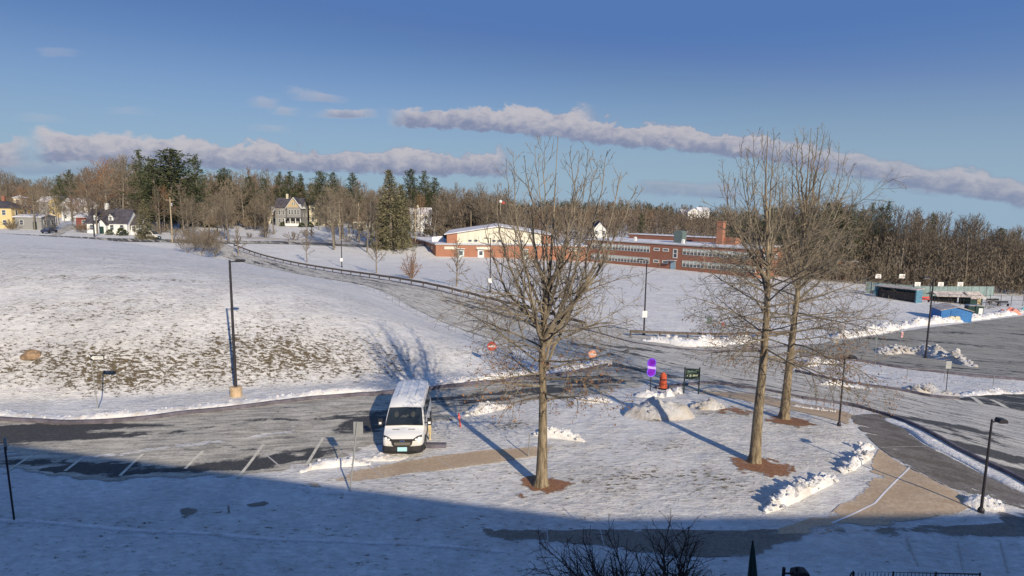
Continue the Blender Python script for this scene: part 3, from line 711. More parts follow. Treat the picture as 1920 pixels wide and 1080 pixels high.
# ------------------------------------------------------------------ snow banks and piles
def ridge(px, width, height, label, seed, chunk=.5, res=None, name='snow_bank', jag=.5, group=None, off=0., lumps=0, lsize=.2):
    pts = smooth_poly(W(px), 4, False)
    dist = sum(p.y for p in pts) / len(pts)
    st = res or max(.14, dist * .0028)
    pts = resample(pts, st); K = 11
    mb = MB(); n = len(pts)
    for i, p in enumerate(pts):
        a = pts[max(i - 2, 0)]; b = pts[min(i + 2, n - 1)]
        d = Vector((b.x - a.x, b.y - a.y, 0)).normalized(); nr = Vector((-d.y, d.x, 0))
        endf = min(1, min(i, n - 1 - i) * st / (width * .8))
        ww = width * (.75 + .6 * mnoise.noise(Vector((i * st * .45, seed, 0)))) * (.35 + .65 * endf)
        hh = height * endf * max(.25, .75 + .9 * mnoise.noise(Vector((i * st * .35, seed * 3.1, 5))))
        for k in range(K):
            t = k / (K - 1) * 2 - 1
            q = p + nr * (t * ww * .5 + off)
            prof = max(0, 1 - t * t) ** .8
            c = mnoise.noise(Vector((q.x / chunk, q.y / chunk, seed))); c2 = mnoise.noise(Vector((q.x * 2.3 / chunk, q.y * 2.3 / chunk, seed + 9)))
            h = hh * prof * (1 + jag * .9 * c + jag * .55 * c2)
            h2 = abs(c2) * hh * .25 * prof
            mb.v.append(Vector((q.x + c2 * chunk * .12 * prof, q.y + c * chunk * .12 * prof, T(q.x, q.y) + max(h + h2, 0) - .10 + .10 * min(1, prof * 2))))
    for i in range(n - 1):
        for k in range(K - 1): mb.f.append((i * K + k, (i + 1) * K + k, (i + 1) * K + k + 1, i * K + k + 1))
    if lumps:
        rg_ = random.Random(seed)
        tot = len(pts) * st
        for _ in range(int(lumps * 1.5 * tot)):
            i = rg_.randrange(1, n - 1); k = int(min(K - 1, max(0, rg_.gauss((K - 1) / 2, K * .2))))
            v = mb.v[i * K + k]; r_ = lsize * (.35 + .75 * rg_.random() ** 2)
            lump(mb, Vector((v.x + rg_.gauss(0, .1), v.y + rg_.gauss(0, .1), v.z + r_ * .1)), r_, rg_.random() * 50)
    o = mb.build(name, M_DIRTY if name == 'snow_pile' else M_BANK, fix=False, smooth=True)
    return tag(o, label, 'snow pile' if name == 'snow_pile' else 'snow bank', group)
_ico = None
def lump(mb, c, r, seed, flat=.62):
    global _ico
    if _ico is None:
        bm = bmesh.new(); bmesh.ops.create_icosphere(bm, subdivisions=1, radius=1); _ico = ([v.co.copy() for v in bm.verts], [tuple(v.index for v in f.verts) for f in bm.faces]); bm.free()
    vs = []
    for v in _ico[0]:
        k = 1 + .5 * mnoise.noise(v * 1.3 + Vector((seed, seed * 2.3, 0))) + .35 * mnoise.noise(v * 3.1 + Vector((0, seed, seed)))
        vs.append(c + Vector((v.x * r * k, v.y * r * k, v.z * r * k * flat)))
    if not hasattr(mb, 'flat0'): mb.flat0 = len(mb.f)
    mb.add(vs, _ico[1])
def mound(px, py, rx, ry, h, rot, label, seed, chunk=.6, jag=.5, name='snow_pile', lumps=0, lsize=.2):
    g = G(px, py); N = 34; mb = MB(); c, s = math.cos(rot), math.sin(rot)
    for i in range(N):
        for j in range(N):
            u = i / (N - 1) * 2 - 1; v = j / (N - 1) * 2 - 1
            x = g.x + u * rx * c - v * ry * s; y = g.y + u * rx * s + v * ry * c
            r = math.hypot(u, v) * (1 + .25 * mnoise.noise(Vector((u * 1.5, v * 1.5, seed))))
            prof = max(0, 1 - r ** 2.2)
            n1 = mnoise.noise(Vector((x / chunk, y / chunk, seed))); n2 = mnoise.noise(Vector((x * 2.4 / chunk, y * 2.4 / chunk, seed)))
            z = h * prof * (1 + jag * .62 * n1 + jag * .34 * n2) + .08 * abs(n2) * min(1, prof * 3)
            mb.v.append(Vector((x + .1 * n2 * prof, y + .1 * n1 * prof, T(x, y) + z - .16 + .14 * min(1, prof * 3))))
    for i in range(N - 1):
        for j in range(N - 1): mb.f.append((i * N + j, (i + 1) * N + j, (i + 1) * N + j + 1, i * N + j + 1))
    rg_ = random.Random(seed)
    for _ in range(lumps):
        i = int(min(N - 2, max(1, rg_.gauss(N / 2, N * .22)))); j = int(min(N - 2, max(1, rg_.gauss(N / 2, N * .22))))
        v_ = mb.v[i * N + j]; r_ = lsize * (.3 + .85 * rg_.random() ** 2)
        lump(mb, Vector((v_.x, v_.y, v_.z + r_ * .05)), r_, rg_.random() * 50)
    return tag(mb.build(name, M_DIRTY if lumps in (14, 16) else M_BANK, fix=False, smooth=True), label, 'snow pile')
ridge([(-60, 778), (60, 782), (160, 785), (260, 779), (340, 769), (460, 755), (570, 742), (660, 735), (722, 729)], 1.5, .26, 'long low snow bank along the kerb below the hillside, left of the van', 2, .45, lumps=4, lsize=0.11)
ridge([(808, 722), (880, 712), (960, 704), (1020, 697), (1050, 692)], 1.5, .35, 'snow bank at the kerb just behind the white van', 3, .5, lumps=5, lsize=0.14)
ridge([(1050, 690), (1090, 690), (1130, 684), (1140, 678)], 2.6, .6, 'snow heap on the corner under the orange pink sign', 4, .6, lumps=7, lsize=.2)
ridge([(868, 780), (900, 772), (940, 764), (958, 762)], .9, .38, 'short snow ridge right of the red stake', 5, .4, lumps=12, lsize=0.14)
ridge([(1000, 815), (1040, 818), (1070, 822), (1098, 828)], .8, .32, 'small snow ridge right of the left oak trunk', 6, .4, lumps=12, lsize=0.13)
ridge([(560, 886), (600, 873), (650, 869), (695, 870)], 1.0, .25, 'low snow ridge at the end of the stalls by the leaning sign shadow', 7, .5, lumps=7, lsize=0.11)
ridge([(1432, 962), (1470, 942), (1510, 922), (1545, 905), (1562, 893)], .8, .42, 'jagged ridge of ploughed snow chunks across the lawn corner', 8, .42, jag=.8, lumps=17, lsize=0.19)
ridge([(1578, 888), (1600, 872), (1622, 858), (1632, 852)], .8, .42, 'short jagged ridge of snow chunks by the tan apron', 9, .4, jag=.8, lumps=16, lsize=0.16)
ridge([(1606, 846), (1622, 842), (1640, 840)], .6, .28, 'smallest snow ridge at the footpath edge', 10, .35, lumps=12, lsize=0.12)
ridge([(1200, 640), (1240, 641), (1290, 648), (1340, 645), (1400, 640), (1440, 640)], 3.2, .7, 'bright snow bank below the guardrail behind the junction', 11, .9, lumps=5, lsize=0.26)
ridge([(1560, 634), (1640, 622), (1720, 608), (1800, 601), (1870, 592), (1960, 580), (2100, 562)], 2.6, .75, 'long snow bank along the far edge of the parking lot', 12, .9, lumps=4, lsize=0.26)
ridge([(1648, 664), (1680, 660), (1720, 664), (1770, 674), (1828, 690)], 3.4, 1.1, 'large lumpy snow pile around the tall lamp post in the parking lot', 13, 1.1, jag=.65, name='snow_pile', lumps=8, lsize=0.34)
ridge([(1705, 735), (1735, 733), (1765, 738), (1800, 742)], 2.2, .6, 'snow pile at the right end of the median', 14, .8, jag=.6, name='snow_pile', lumps=6, lsize=0.26)
ridge([(1800, 741), (1860, 737), (1930, 735), (2000, 735)], 1.8, .22, 'low crusty snow bank behind the parking bay', 15, .5, lumps=6, lsize=0.14)
ridge([(1510, 686), (1530, 681), (1560, 681), (1585, 685)], 1.6, .4, 'low snow bank on the nose of the median', 16, .7, lumps=8, lsize=0.2)
ridge([(1530, 720), (1590, 725), (1640, 732)], 1.0, .25, 'thin snow bank along the near side of the median', 17, .5, lumps=6, lsize=0.14)
ridge([(1660, 782), (1700, 803), (1740, 826), (1800, 858), (1860, 890), (1940, 930)], 1.25, .12, 'long snow verge between the footpath and the through road', 18, .7, jag=.25, name='snow_verge')
ridge([(1480, 760), (1530, 768), (1570, 773)], .5, .12, 'thin snow strip beside the narrow sidewalk', 19, .4, lumps=6, lsize=0.09)
ridge([(560, 912), (600, 922), (640, 924), (680, 926)], .8, .10, 'low crust of snow at the foot of the grey sign post', 20, .4, lumps=6, lsize=0.08)
ridge([(-40, 974), (60, 978), (200, 990), (330, 998), (480, 1008), (640, 1015), (800, 1022), (950, 1035)], .35, .04, 'shaded edge line of crusty snow across the bottom left', 21, .3, lumps=3, lsize=0.06)
mound(1236, 777, 2.15, 1.25, .85, .0, 'biggest snow pile between the two oaks crossed by a trunk shadow', 30, .75, .75, lumps=14, lsize=.26)
mound(1328, 764, 1.1, .6, .42, .0, 'medium snow heap right of the biggest pile', 31, .5, lumps=16, lsize=.18)
mound(1212, 742, .9, .5, .3, 0, 'low snow heap at the foot of the purple sign', 32, .4, lumps=12, lsize=.13)
mound(1254, 741, .45, .35, .42, 0, 'small white snow lump beside the orange drum', 33, .4)
mound(1270, 736, .4, .3, .45, 0, 'small white snow lump between the drum and the dark board', 34, .4)
mound(1238, 744, .3, .25, .28, 0, 'tiny white snow lump left of the drum lumps', 35, .3)
mound(1112, 752, 1.2, .5, .25, 0, 'faint low snow heap under the left oak branches', 36, .4, lumps=12, lsize=.13)
mound(1845, 948, .9, .6, .35, 0, 'snow heap around the base of the right lamp', 37, .4, lumps=12, lsize=.13)
mound(722, 858, 1.3, .5, .16, .2, 'snow heap at the kerb left of the van bumper', 38, .4, lumps=12, lsize=.13)
# footprints of brown leaf mulch around the oaks
def disc(px, py, r, n=28, seed=0, sq=1.):
    g = G(px, py)
    return [(g.x + r * (1 + .18 * math.sin(3 * t + seed) + .1 * math.sin(7 * t + seed)) * math.cos(t), g.y + sq * r * (1 + .18 * math.sin(2 * t + seed)) * math.sin(t)) for t in [2 * math.pi * k / n for k in range(n)]]
sheet('mulch_bed', disc(1012, 912, 1.75, seed=1), .018, M_MULCH, .92, [(1014, 908, 1.1, .95, 0, .40), (1055, 915, .7, .6, 0, .5)], .25, 'reddish leaf mulch around the left oak', edge=.3, ew=.3)
sheet('mulch_bed', disc(1428, 874, 1.8, seed=2), .018, M_MULCH, .92, [(1428, 876, 1.3, .95, 0, .25), (1385, 862, .6, .5, 0, .55)], .25, 'reddish leaf mulch around the middle oak', edge=.3, ew=.3)
sheet('mulch_bed', disc(1478, 789, 1.7, seed=3), .018, M_MULCH, .92, [(1480, 790, 1.25, .9, 0, .1)], .25, 'reddish leaf mulch around the right oak', edge=.3, ew=.3)
sheet('mulch_bed', disc(1375, 770, 1.8, seed=4, sq=.7), .018, M_MULCH, .92, [(1375, 770, 1.2, .7, 0, .45)], .3, 'thin patch of red leaves right of the big snow pile')

# ------------------------------------------------------------------ trees
def perp(d, a):
    ref = Vector((0, 0, 1)) if abs(d.z) < .95 else Vector((1, 0, 0))
    u = d.cross(ref).normalized(); v = d.cross(u).normalized()
    return u * math.cos(a) + v * math.sin(a)
def grow(mb, p, d, L, r, lvl, P, rg, tips=None):
    """one limb with its side limbs; P: per-level settings"""
    q = P[lvl]; n = q['seg']; pts = [p.copy()]; rad = [r]; dirs = [d.copy()]
    d = d.normalized()
    for i in range(n):
        jit = Vector((rg.gauss(0, 1), rg.gauss(0, 1), rg.gauss(0, 1))) * q['wig']
        d = (d + jit + Vector((0, 0, q['trop'] / n))).normalized()
        p = p + d * (L / n); pts.append(p.copy()); dirs.append(d.copy())
        rad.append(max(r * (1 - (i + 1) / n * q.get('taper', .85)), q.get('rmin', .004)))
    if n == 1: mb.spike(pts[0], pts[1], r, 3)
    else: mb.tube(pts, rad, q['sides'], cap=False)
    if tips is not None and lvl >= 2: tips.append((pts[-1], lvl))
    if lvl + 1 < len(P):
        c = P[lvl + 1]; k = max(1, int(q['kids'] * (L if q.get('perm') else 1) + rg.random()))
        a0 = rg.random() * 6.28
        for j in range(k):
            t = q['start'] + (1 - q['start']) * (j + rg.random()) / k
            t = min(t, .98)
            fi = t * n; i = int(fi); fr = fi - i
            pos = pts[i].lerp(pts[i + 1], fr); dd = dirs[i + 1]
            ang = R(q['ang'] + rg.gauss(0, 9))
            cd = (dd * math.cos(ang) + perp(dd, a0 + j * 2.4) * math.sin(ang)).normalized()
            cl = L * q['ratio'] * (1.15 - .75 * t) * rg.uniform(.65, 1.25)
            cl = min(cl, q.get('lmax', 99)); cl = max(cl, .15)
            cr = max(min((rad[i] * (1 - fr) + rad[i + 1] * fr) * .7, q.get('crad', 9)), c.get('rmin', .004))
            grow(mb, pos, cd, cl, cr, lvl + 1, P, rg, tips)

def big_oak(base, path, leaders, seed, tr, crown_r, label, leaf=True, zlow=3.9, zhigh=8.5, low=26, lead_r=.075, taper=1.0, name='oak_tree'):
    """winter oak: bare lower trunk, spreading lower limbs, upright upper stems (leaders end at the given tops)"""
    rg = random.Random(seed)
    root = thing(name, label, 'tree', base)
    def at(px, py, dy=0):
        a, b, c = ray(px, py); t = (base.y + dy) / b
        return Vector((a * t - base.x, dy, CH + c * t - base.z))
    tpts = [at(*p) for p in path]
    for p in tpts: p.x += 0
    tpts[0] = Vector((0, 0, .0)); tpts = [Vector((0, 0, -.35)), tpts[0], tpts[0].lerp(tpts[1], .18)] + tpts[1:]
    n_ = len(tpts); zf = tpts[-1].z
    trr = [tr * 1.75, tr * 1.42, tr * 1.08] + [max(.012, tr * (1.0 - max(0, min(1, p.z / zf)) ** taper) ** 1.25) for p in tpts[3:]]
    mb = MB(); sp = smooth_poly(tpts, 4, False)
    rr = []
    for i in range(len(sp)):
        u = i / 4; k = min(int(u), n_ - 2); rr.append(trr[k] + (trr[k + 1] - trr[k]) * (u - k))
    # root flare and slight irregular girth
    vs0 = len(mb.v); mb.tube(sp, rr, 14, cap=False)
    for k in range(len(mb.v)):
        i = k // 14; a = 6.283 * (k % 14) / 14; c = sp[i]
        f = 1 + (.16 * math.sin(5 * a + seed) if sp[i].z < .25 else 0) + .06 * mnoise.noise(Vector((math.cos(a) * 1.5, math.sin(a) * 1.5, c.z * .8 + seed)))
        mb.v[k] = c + (mb.v[k] - c) * f
    mb.build('trunk', M_BARK, root, smooth=True)
    def at_z(z):
        for a, b in zip(sp, sp[1:]):
            if a.z <= z <= b.z: return a.lerp(b, (z - a.z) / max(1e-6, b.z - a.z))
        return sp[-1].copy()
    tips = []
    cb = MB()
    UPP = [dict(seg=9, wig=.05, trop=.55, sides=6, kids=3.4, perm=True, start=.12, ang=36, ratio=.30, lmax=1.8, crad=.021, rmin=.011, taper=.88),
           dict(seg=5, wig=.10, trop=.5, sides=4, kids=4.6, perm=True, start=.15, ang=42, ratio=.45, lmax=.8, crad=.013, rmin=.008, taper=.8),
           dict(seg=2, wig=.12, trop=.2, sides=3, kids=4.5, perm=True, start=.2, ang=45, ratio=.55, lmax=.4, crad=.009, rmin=.007, taper=.6),
           dict(seg=1, wig=.1, trop=.1, sides=3, kids=0, start=.2, ang=40, ratio=.5, rmin=.0045)]
    LOW = [dict(seg=9, wig=.075, trop=-.12, sides=6, kids=3.0, perm=True, start=.2, ang=48, ratio=.42, lmax=2.1, crad=.019, rmin=.010, taper=.9),
           dict(seg=5, wig=.12, trop=-.1, sides=4, kids=3.9, perm=True, start=.12, ang=45, ratio=.48, lmax=.95, crad=.012, rmin=.008, taper=.8),
           dict(seg=2, wig=.14, trop=-.1, sides=3, kids=4.5, perm=True, start=.15, ang=45, ratio=.55, lmax=.4, crad=.009, rmin=.007, taper=.6),
           dict(seg=1, wig=.1, trop=0, sides=3, kids=0, start=.2, ang=40, ratio=.5, rmin=.0045)]
    for (lx, ly, zs_) in leaders:
        p0 = at_z(zs_); dy = rg.uniform(-.45, .45) * crown_r; e = at(lx, ly, dy); e.y = dy
        m1 = p0.lerp(e, .33); m1.x = p0.x + (e.x - p0.x) * .50 + rg.gauss(0, .12); m1.y = p0.y + (e.y - p0.y) * .5
        m2 = p0.lerp(e, .68); m2.x = p0.x + (e.x - p0.x) * .84 + rg.gauss(0, .12); m2.y = p0.y + (e.y - p0.y) * .85
        lp = smooth_poly([p0, m1, m2, e], 5, False)
        lp = [q + Vector((rg.gauss(0, .035), rg.gauss(0, .035), 0)) if 0 < i < len(lp) - 1 else q for i, q in enumerate(lp)]
        r0 = lead_r * rg.uniform(.75, 1.15); m = len(lp)
        lr = [max(.010, r0 * (1 - .9 * (i / (m - 1)) ** .85)) for i in range(m)]
        cb.tube(lp, lr, 6, cap=False)
        Lt = (e - p0).length; kids = int(Lt * 2.3); a0 = rg.random() * 6.28
        for k in range(kids):
            t = .16 + .82 * (k + rg.random()) / kids; fi = t * (m - 1); i = min(int(fi), m - 2)
            pos = lp[i].lerp(lp[i + 1], fi - i); dd = (lp[i + 1] - lp[i]).normalized()
            ang = R(rg.uniform(28, 58)); cd = (dd * math.cos(ang) + perp(dd, a0 + k * 2.4) * math.sin(ang)).normalized()
            cl = rg.uniform(.5, 1.0) * (2.3 - 1.6 * t)
            grow(cb, pos, cd, cl, max(.010, min(lr[i] * .6, .028)), 1, UPP, rg, tips)
    for j in range(low):
        t = (j + rg.random()) / low
        z = zlow + t * (zhigh - zlow)
        p = at_z(z); a = j * 2.4 + rg.random() * .7
        elv = R(-4 + 44 * t + rg.gauss(0, 7))
        L = crown_r * (1.05 - .30 * t) * rg.uniform(.7, 1.15)
        if t < .15: L *= .75
        d = Vector((math.cos(a) * math.cos(elv), math.sin(a) * math.cos(elv), math.sin(elv)))
        grow(cb, p, d, L, tr * (.21 - .05 * t), 0, LOW, rg, tips)
    # short epicormic twigs on the upper trunk
    for j in range(14):
        z = rg.uniform(zlow * .85, min(zf, zhigh)); p = at_z(z); a = rg.random() * 6.28
        d = Vector((math.cos(a), math.sin(a), rg.uniform(-.3, .5)))
        grow(cb, p, d, rg.uniform(.4, 1.2), .012, 1, LOW, rg, tips)
    cb.build('crown', M_TWIG, root, fix=False)
    if leaf:
        lb = MB()
        cand = [p for p, l in tips if p.z < zlow + 2.4 and l == 2]
        rg.shuffle(cand)
        for p in cand[:leaf]:
            for _ in range(2):
                c = p + Vector((rg.gauss(0, .07), rg.gauss(0, .07), rg.gauss(0, .07)))
                u = Vector((rg.gauss(0, 1), rg.gauss(0, 1), rg.gauss(0, 1))).normalized() * rg.uniform(.04, .075)
                v = Vector((rg.gauss(0, 1), rg.gauss(0, 1), rg.gauss(0, 1))).normalized() * rg.uniform(.03, .05)
                lb.quad(c - u, c - v, c + u, c + v)
        lb.build('dead_leaves', M_LEAFD, root, fix=False)
    return root
b1 = G(1015, 910); b2 = G(1415, 866); b3 = G(1470, 785)
def zpx(b, py): return ZAT(1000, py, b.y) - b.z
z1 = lambda py: zpx(b1, py)
big_oak(b1, [(1015, 910), (1017, 830), (1018, 740), (1016, 680), (1020, 620), (1028, 540), (1036, 440), (1042, 330), (1046, 256)],
        [(x, y, z1(zy)) for x, y, zy in ((932, 345, 640), (947, 318, 600), (963, 283, 655), (985, 300, 560), (1003, 272, 640), (1021, 265, 520), (1067, 285, 600), (1085, 300, 540), (1104, 278, 690), (1120, 302, 640), (1139, 283, 700), (1165, 322, 660), (1192, 348, 620), (975, 400, 660), (1150, 400, 640), (1060, 380, 600), (905, 420, 620))],
        5, .245, 4.9, 'left bare oak with brown leaves on its lower limbs, right of the white van', 1200, zlow=z1(752), zhigh=z1(520), low=32, lead_r=.085)
z2 = lambda py: zpx(b2, py)
big_oak(b2, [(1415, 866), (1421, 780), (1430, 690), (1436, 610), (1440, 520), (1438, 430), (1436, 340), (1440, 246)],
        [(x, y, z2(zy)) for x, y, zy in ((1355, 322, 520), (1366, 345, 500), (1390, 272, 540), (1402, 290, 500), (1412, 250, 480), (1426, 262, 450), (1452, 252, 470), (1463, 268, 500), (1380, 335, 560), (1475, 330, 520))],
        8, .25, 5.3, 'middle bare oak with the long clean trunk and a narrow upright crown', 60, zlow=z2(665), zhigh=z2(470), low=28, lead_r=.06, taper=1.25)
z3 = lambda py: zpx(b3, py)
big_oak(b3, [(1470, 785), (1477, 710), (1486, 630), (1494, 560), (1502, 480), (1508, 410), (1514, 330), (1521, 240)],
        [(x, y, z3(zy)) for x, y, zy in ((1472, 300, 520), (1482, 275, 490), (1496, 258, 470), (1508, 252, 450), (1534, 238, 455), (1547, 246, 470), (1560, 262, 490), (1572, 276, 480), (1584, 295, 500), (1598, 312, 520), (1612, 345, 540), (1460, 330, 540), (1632, 380, 560), (1528, 262, 440))],
        14, .255, 6.5, 'right bare oak standing behind the middle oak with a wide crown', 1300, zlow=z3(690), zhigh=z3(440), low=34, lead_r=.08, taper=1.15)

def small_tree(base, height, spread, seed, label, name='young_tree', mat=None, tr=.07, stems=1, group=None, fine=1., cat='tree', twig=.008, trop=.4, tilt=(25, 65), bmin=.15, bark=None):
    rg = random.Random(seed); root = thing(name, label, cat, base, 0, group)
    tb = MB(); cb = MB()
    PP = [dict(seg=6, wig=.10, trop=trop, sides=5, kids=3.0 * fine, perm=True, start=.15, ang=42, ratio=.45, lmax=spread * .6, crad=tr * .4, rmin=twig * 1.6, taper=.88),
          dict(seg=4, wig=.14, trop=trop * .6, sides=4, kids=4.5 * fine, perm=True, start=.1, ang=45, ratio=.5, lmax=.9, crad=twig * 1.6, rmin=twig, taper=.8),
          dict(seg=1, wig=.1, trop=.1, sides=3, kids=0, start=.2, ang=40, ratio=.5, rmin=twig * .8)]
    if stems == 1:
        pts = [Vector((0, 0, -.2)), Vector((0, 0, .2)), Vector((rg.gauss(0, .08), rg.gauss(0, .08), height * .35)), Vector((rg.gauss(0, .15), rg.gauss(0, .15), height * .7)), Vector((rg.gauss(0, .1), rg.gauss(0, .1), height))]
        tb.tube(pts, [tr * 1.3, tr, tr * .8, tr * .45, twig], 7, cap=False)
        nb = 16
        for j in range(nb):
            t = bmin + (1 - bmin) * (j + rg.random()) / nb; z = height * t * .93
            i = min(int(t * 3.6), 3); p = Vector((pts[i].x, pts[i].y, z)); a = j * 2.4 + rg.random()
            tl = R(tilt[1] + (tilt[0] - tilt[1]) * t + rg.gauss(0, 6))
            L = spread * (1.1 - .75 * t) * rg.uniform(.8, 1.15)
            grow(cb, p, Vector((math.cos(a) * math.sin(tl), math.sin(a) * math.sin(tl), math.cos(tl))), L, tr * (.5 - .25 * t), 0, PP, rg)
    else:
        for j in range(stems):
            a = j * 2.4 + rg.random() * .5; tl = R(rg.uniform(*tilt))
            p = Vector((rg.gauss(0, .08), rg.gauss(0, .08), -.1))
            d = Vector((math.cos(a) * math.sin(tl), math.sin(a) * math.sin(tl), math.cos(tl)))
            L = min(height / max(.3, math.cos(tl)), spread / max(.25, math.sin(tl))) * rg.uniform(.8, 1.05)
            if tb.v == [] or j < 3: tb.tube([p, p + d * L * .12, p + d * L * .25], [tr, tr * .9, tr * .8], 6, cap=False)
            grow(cb, p + d * L * .2, d, L * .8, tr * .85, 0, PP, rg)
    tb.build('trunk', bark or M_BARK, root, fix=False, smooth=True)
    cb.build('crown', mat or M_TWIG, root, fix=False)
    return root
# crab apple close to the camera, in the building shadow
cr = AT(1300, 14.9); cr.z = T(cr.x, cr.y)
small_tree(cr, 3.05, 3.6, 21, 'spreading dark crab apple in the building shadow at the bottom edge', 'crab_apple', M_DKTWIG, .06, 34, None, 2.3, 'tree', .0065, -.10, (22, 76), bark=M_DKTWIG)
# field trees
for i, (px, pb, pt, sp_, nm, lb) in enumerate([
    (576, 492, 425, 2.6, 'young_tree', 'young bare tree beyond the guardrail, left of the plated lamp post'),
    (706, 512, 432, 3.0, 'young_tree', 'wide young bare tree right of the plated lamp post'),
    (771, 522, 474, 2.3, 'shrub_tree', 'low round reddish bare shrub behind the guardrail'),
    (856, 537, 452, 3.2, 'young_tree', 'wide young bare tree in front of the gymnasium door'),
    (447, 478, 425, 2.4, 'young_tree', 'slender young tree directly above the tall lamp on the hill edge'),
    (498, 447, 415, 3.0, 'young_tree', 'small leaning bare tree on the far side of the main street'),
    (625, 448, 405, 3.6, 'young_tree', 'multi branched bare tree by the street below the cream house'),
    (585, 450, 428, 2.2, 'young_tree', 'smallest bare tree by the street below the gabled house'),
    (1697, 555, 505, 2.0, 'young_tree', 'pale thin bare tree left of the blue dugout')]):
    g = G(px, pb); h = ZAT(px, pt, g.y) - g.z
    if nm == 'shrub_tree': small_tree(g, h, sp_, 40 + i, lb, nm, M_WTWIG2, .10, 14, None, 1.0, 'shrub', .024, .3, (15, 60))
    else: small_tree(g, h, sp_, 40 + i, lb, nm, M_WTWIG, .13, 1, None, .95, 'tree', .015 + g.y * .00012, .35, (22, 62), .22)
# bushes on the hill edge
for i, (px, pb, pt, lb) in enumerate([(352, 474, 424, 'tall bare bush at the left of the clump on the hill edge'), (378, 480, 430, 'dense bare bush in the middle of the clump on the hill edge'), (404, 482, 432, 'rounded bare bush at the right of the clump on the hill edge'), (366, 470, 434, 'low bare bush behind the clump on the hill edge'), (392, 474, 428, 'thin bare bush behind the clump on the hill edge')]):
    g = G(px, pb); h = max(3.2, ZAT(px, pt, g.y) - g.z)
    small_tree(g, h, h * .6, 60 + i, lb, 'bare_bush', M_WTWIG, .05, 14, 'bare bushes on the hill edge', 1.1, 'bush', .018, .25, (5, 48))

SHR = small_tree(AT(348, 176), 2.2, 2.0, 90, 'low bare shrub along the main street below the houses', 'bare_shrub', M_WTWIG, .04, 14, 'low bare shrubs along the main street', 1., 'shrub', .022, .2, (10, 66))
rs_ = random.Random(31)
for i in range(26):
    px = rs_.choice((rs_.uniform(20, 120), rs_.uniform(150, 330), rs_.uniform(340, 520), rs_.uniform(520, 720), rs_.uniform(700, 830)))
    Y = np.interp(px, [0, 200, 400, 600, 830], [164, 166, 178, 200, 214]) + rs_.uniform(-3, 14)
    o = copy_tree(SHR); b = AT(px, Y); o.location = b; k = rs_.uniform(.7, 1.5); o.scale = (k * rs_.uniform(.9, 1.4), k, k); o.rotation_euler.z = rs_.random() * 6.28
EVS = MB()
for k in range(420):
    a = rs_.random() * 6.28; r_ = rs_.random() ** .5 * 1.1; z_ = rs_.random() * 1.4
    r_ *= max(.3, 1 - (z_ / 1.7) ** 2); c = Vector((math.cos(a) * r_, math.sin(a) * r_, z_))
    u = Vector((rs_.gauss(0, 1), rs_.gauss(0, 1), rs_.gauss(.3, .8))).normalized() * .28; v = Vector((rs_.gauss(0, 1), rs_.gauss(0, 1), rs_.gauss(0, 1))).normalized() * .12
    EVS.tri(c - v, c + u, c + v)
EV0 = tag(EVS.build('evergreen_shrub', M_PINE, fix=False), 'dark clipped evergreen shrub beside a house wall', 'shrub', 'evergreen shrubs at the house walls')
for i, (px, Y) in enumerate([(205, 168), (228, 168), (360, 218), (386, 219), (398, 220), (530, 242), (566, 240), (582, 242), (596, 249), (628, 249), (676, 236), (694, 236), (776, 243), (800, 243), (805, 240)]):
    o = EV0 if i == 0 else EV0.copy()
    if i: COL.objects.link(o)
    b = AT(px, Y); o.location = b; k = rs_.uniform(.8, 1.7); o.scale = (k * 1.2, k, k); o.rotation_euler.z = rs_.random() * 6
# ---- prototypes of the far trees (unit: metres, about 15 m tall), copied with their parts
def proto_bare(seed, H=15., spread=4.5, mat=None, tw=.035, vase=1., trh=.30):
    rg = random.Random(seed); tb = MB(); cb = MB()
    PP = [dict(seg=5, wig=.10, trop=.5, sides=4, kids=2.0, perm=True, start=.2, ang=42, ratio=.45, lmax=3.0, crad=.05, rmin=tw, taper=.85),
          dict(seg=3, wig=.14, trop=.3, sides=3, kids=2.7, perm=True, start=.1, ang=42, ratio=.5, lmax=1.5, crad=tw, rmin=tw * .75, taper=.7),
          dict(seg=1, wig=.1, trop=.1, sides=3, kids=0, start=.2, ang=40, ratio=.5, rmin=tw * .6)]
    bx, by = rg.gauss(0, .5), rg.gauss(0, .5)
    pts = [Vector((0, 0, -1)), Vector((0, 0, 1)), Vector((bx * .3, by * .3, H * .35)), Vector((bx, by, H * .65)), Vector((bx * 1.1, by * 1.1, H * .97))]
    tb.tube(pts, [.34, .26, .2, .11, .02], 6, cap=False)
    nb = 26
    for j in range(nb):
        t = trh + (.95 - trh) * (j + rg.random()) / nb; z = H * t
        p = Vector((bx * min(1, t * 1.5), by * min(1, t * 1.5), z)); a = j * 2.4 + rg.random()
        tl = R((62 - 42 * (t - trh) / (1 - trh)) * vase + rg.gauss(0, 7))
        L = spread * (1.15 - .8 * (t - trh) / (1 - trh)) * rg.uniform(.8, 1.25)
        L = min(L, (H * 1.02 - z) / max(.12, math.cos(tl)) + .4)
        grow(cb, p, Vector((math.cos(a) * math.sin(tl), math.sin(a) * math.sin(tl), math.cos(tl))), L, .10 - .05 * t, 0, PP, rg)
    root = thing('bare_tree', 'x', 'tree')
    tb.build('trunk', M_WTRUNK, root, fix=False, smooth=True); cb.build('crown', mat or M_WTWIG, root, fix=False)
    return root, H
def needles(mb, p, d, rg, s, n=4):
    for _ in range(n):
        c = p + Vector((rg.gauss(0, 1), rg.gauss(0, 1), rg.gauss(0, .7))) * s * .55
        u = (d + Vector((rg.gauss(0, .7), rg.gauss(0, .7), rg.gauss(0, .5)))).normalized() * s * rg.uniform(.7, 1.3)
        v = Vector((rg.gauss(0, 1), rg.gauss(0, 1), rg.gauss(0, .6))).normalized() * s * .38
        mb.tri(c - v, c + u, c + v)
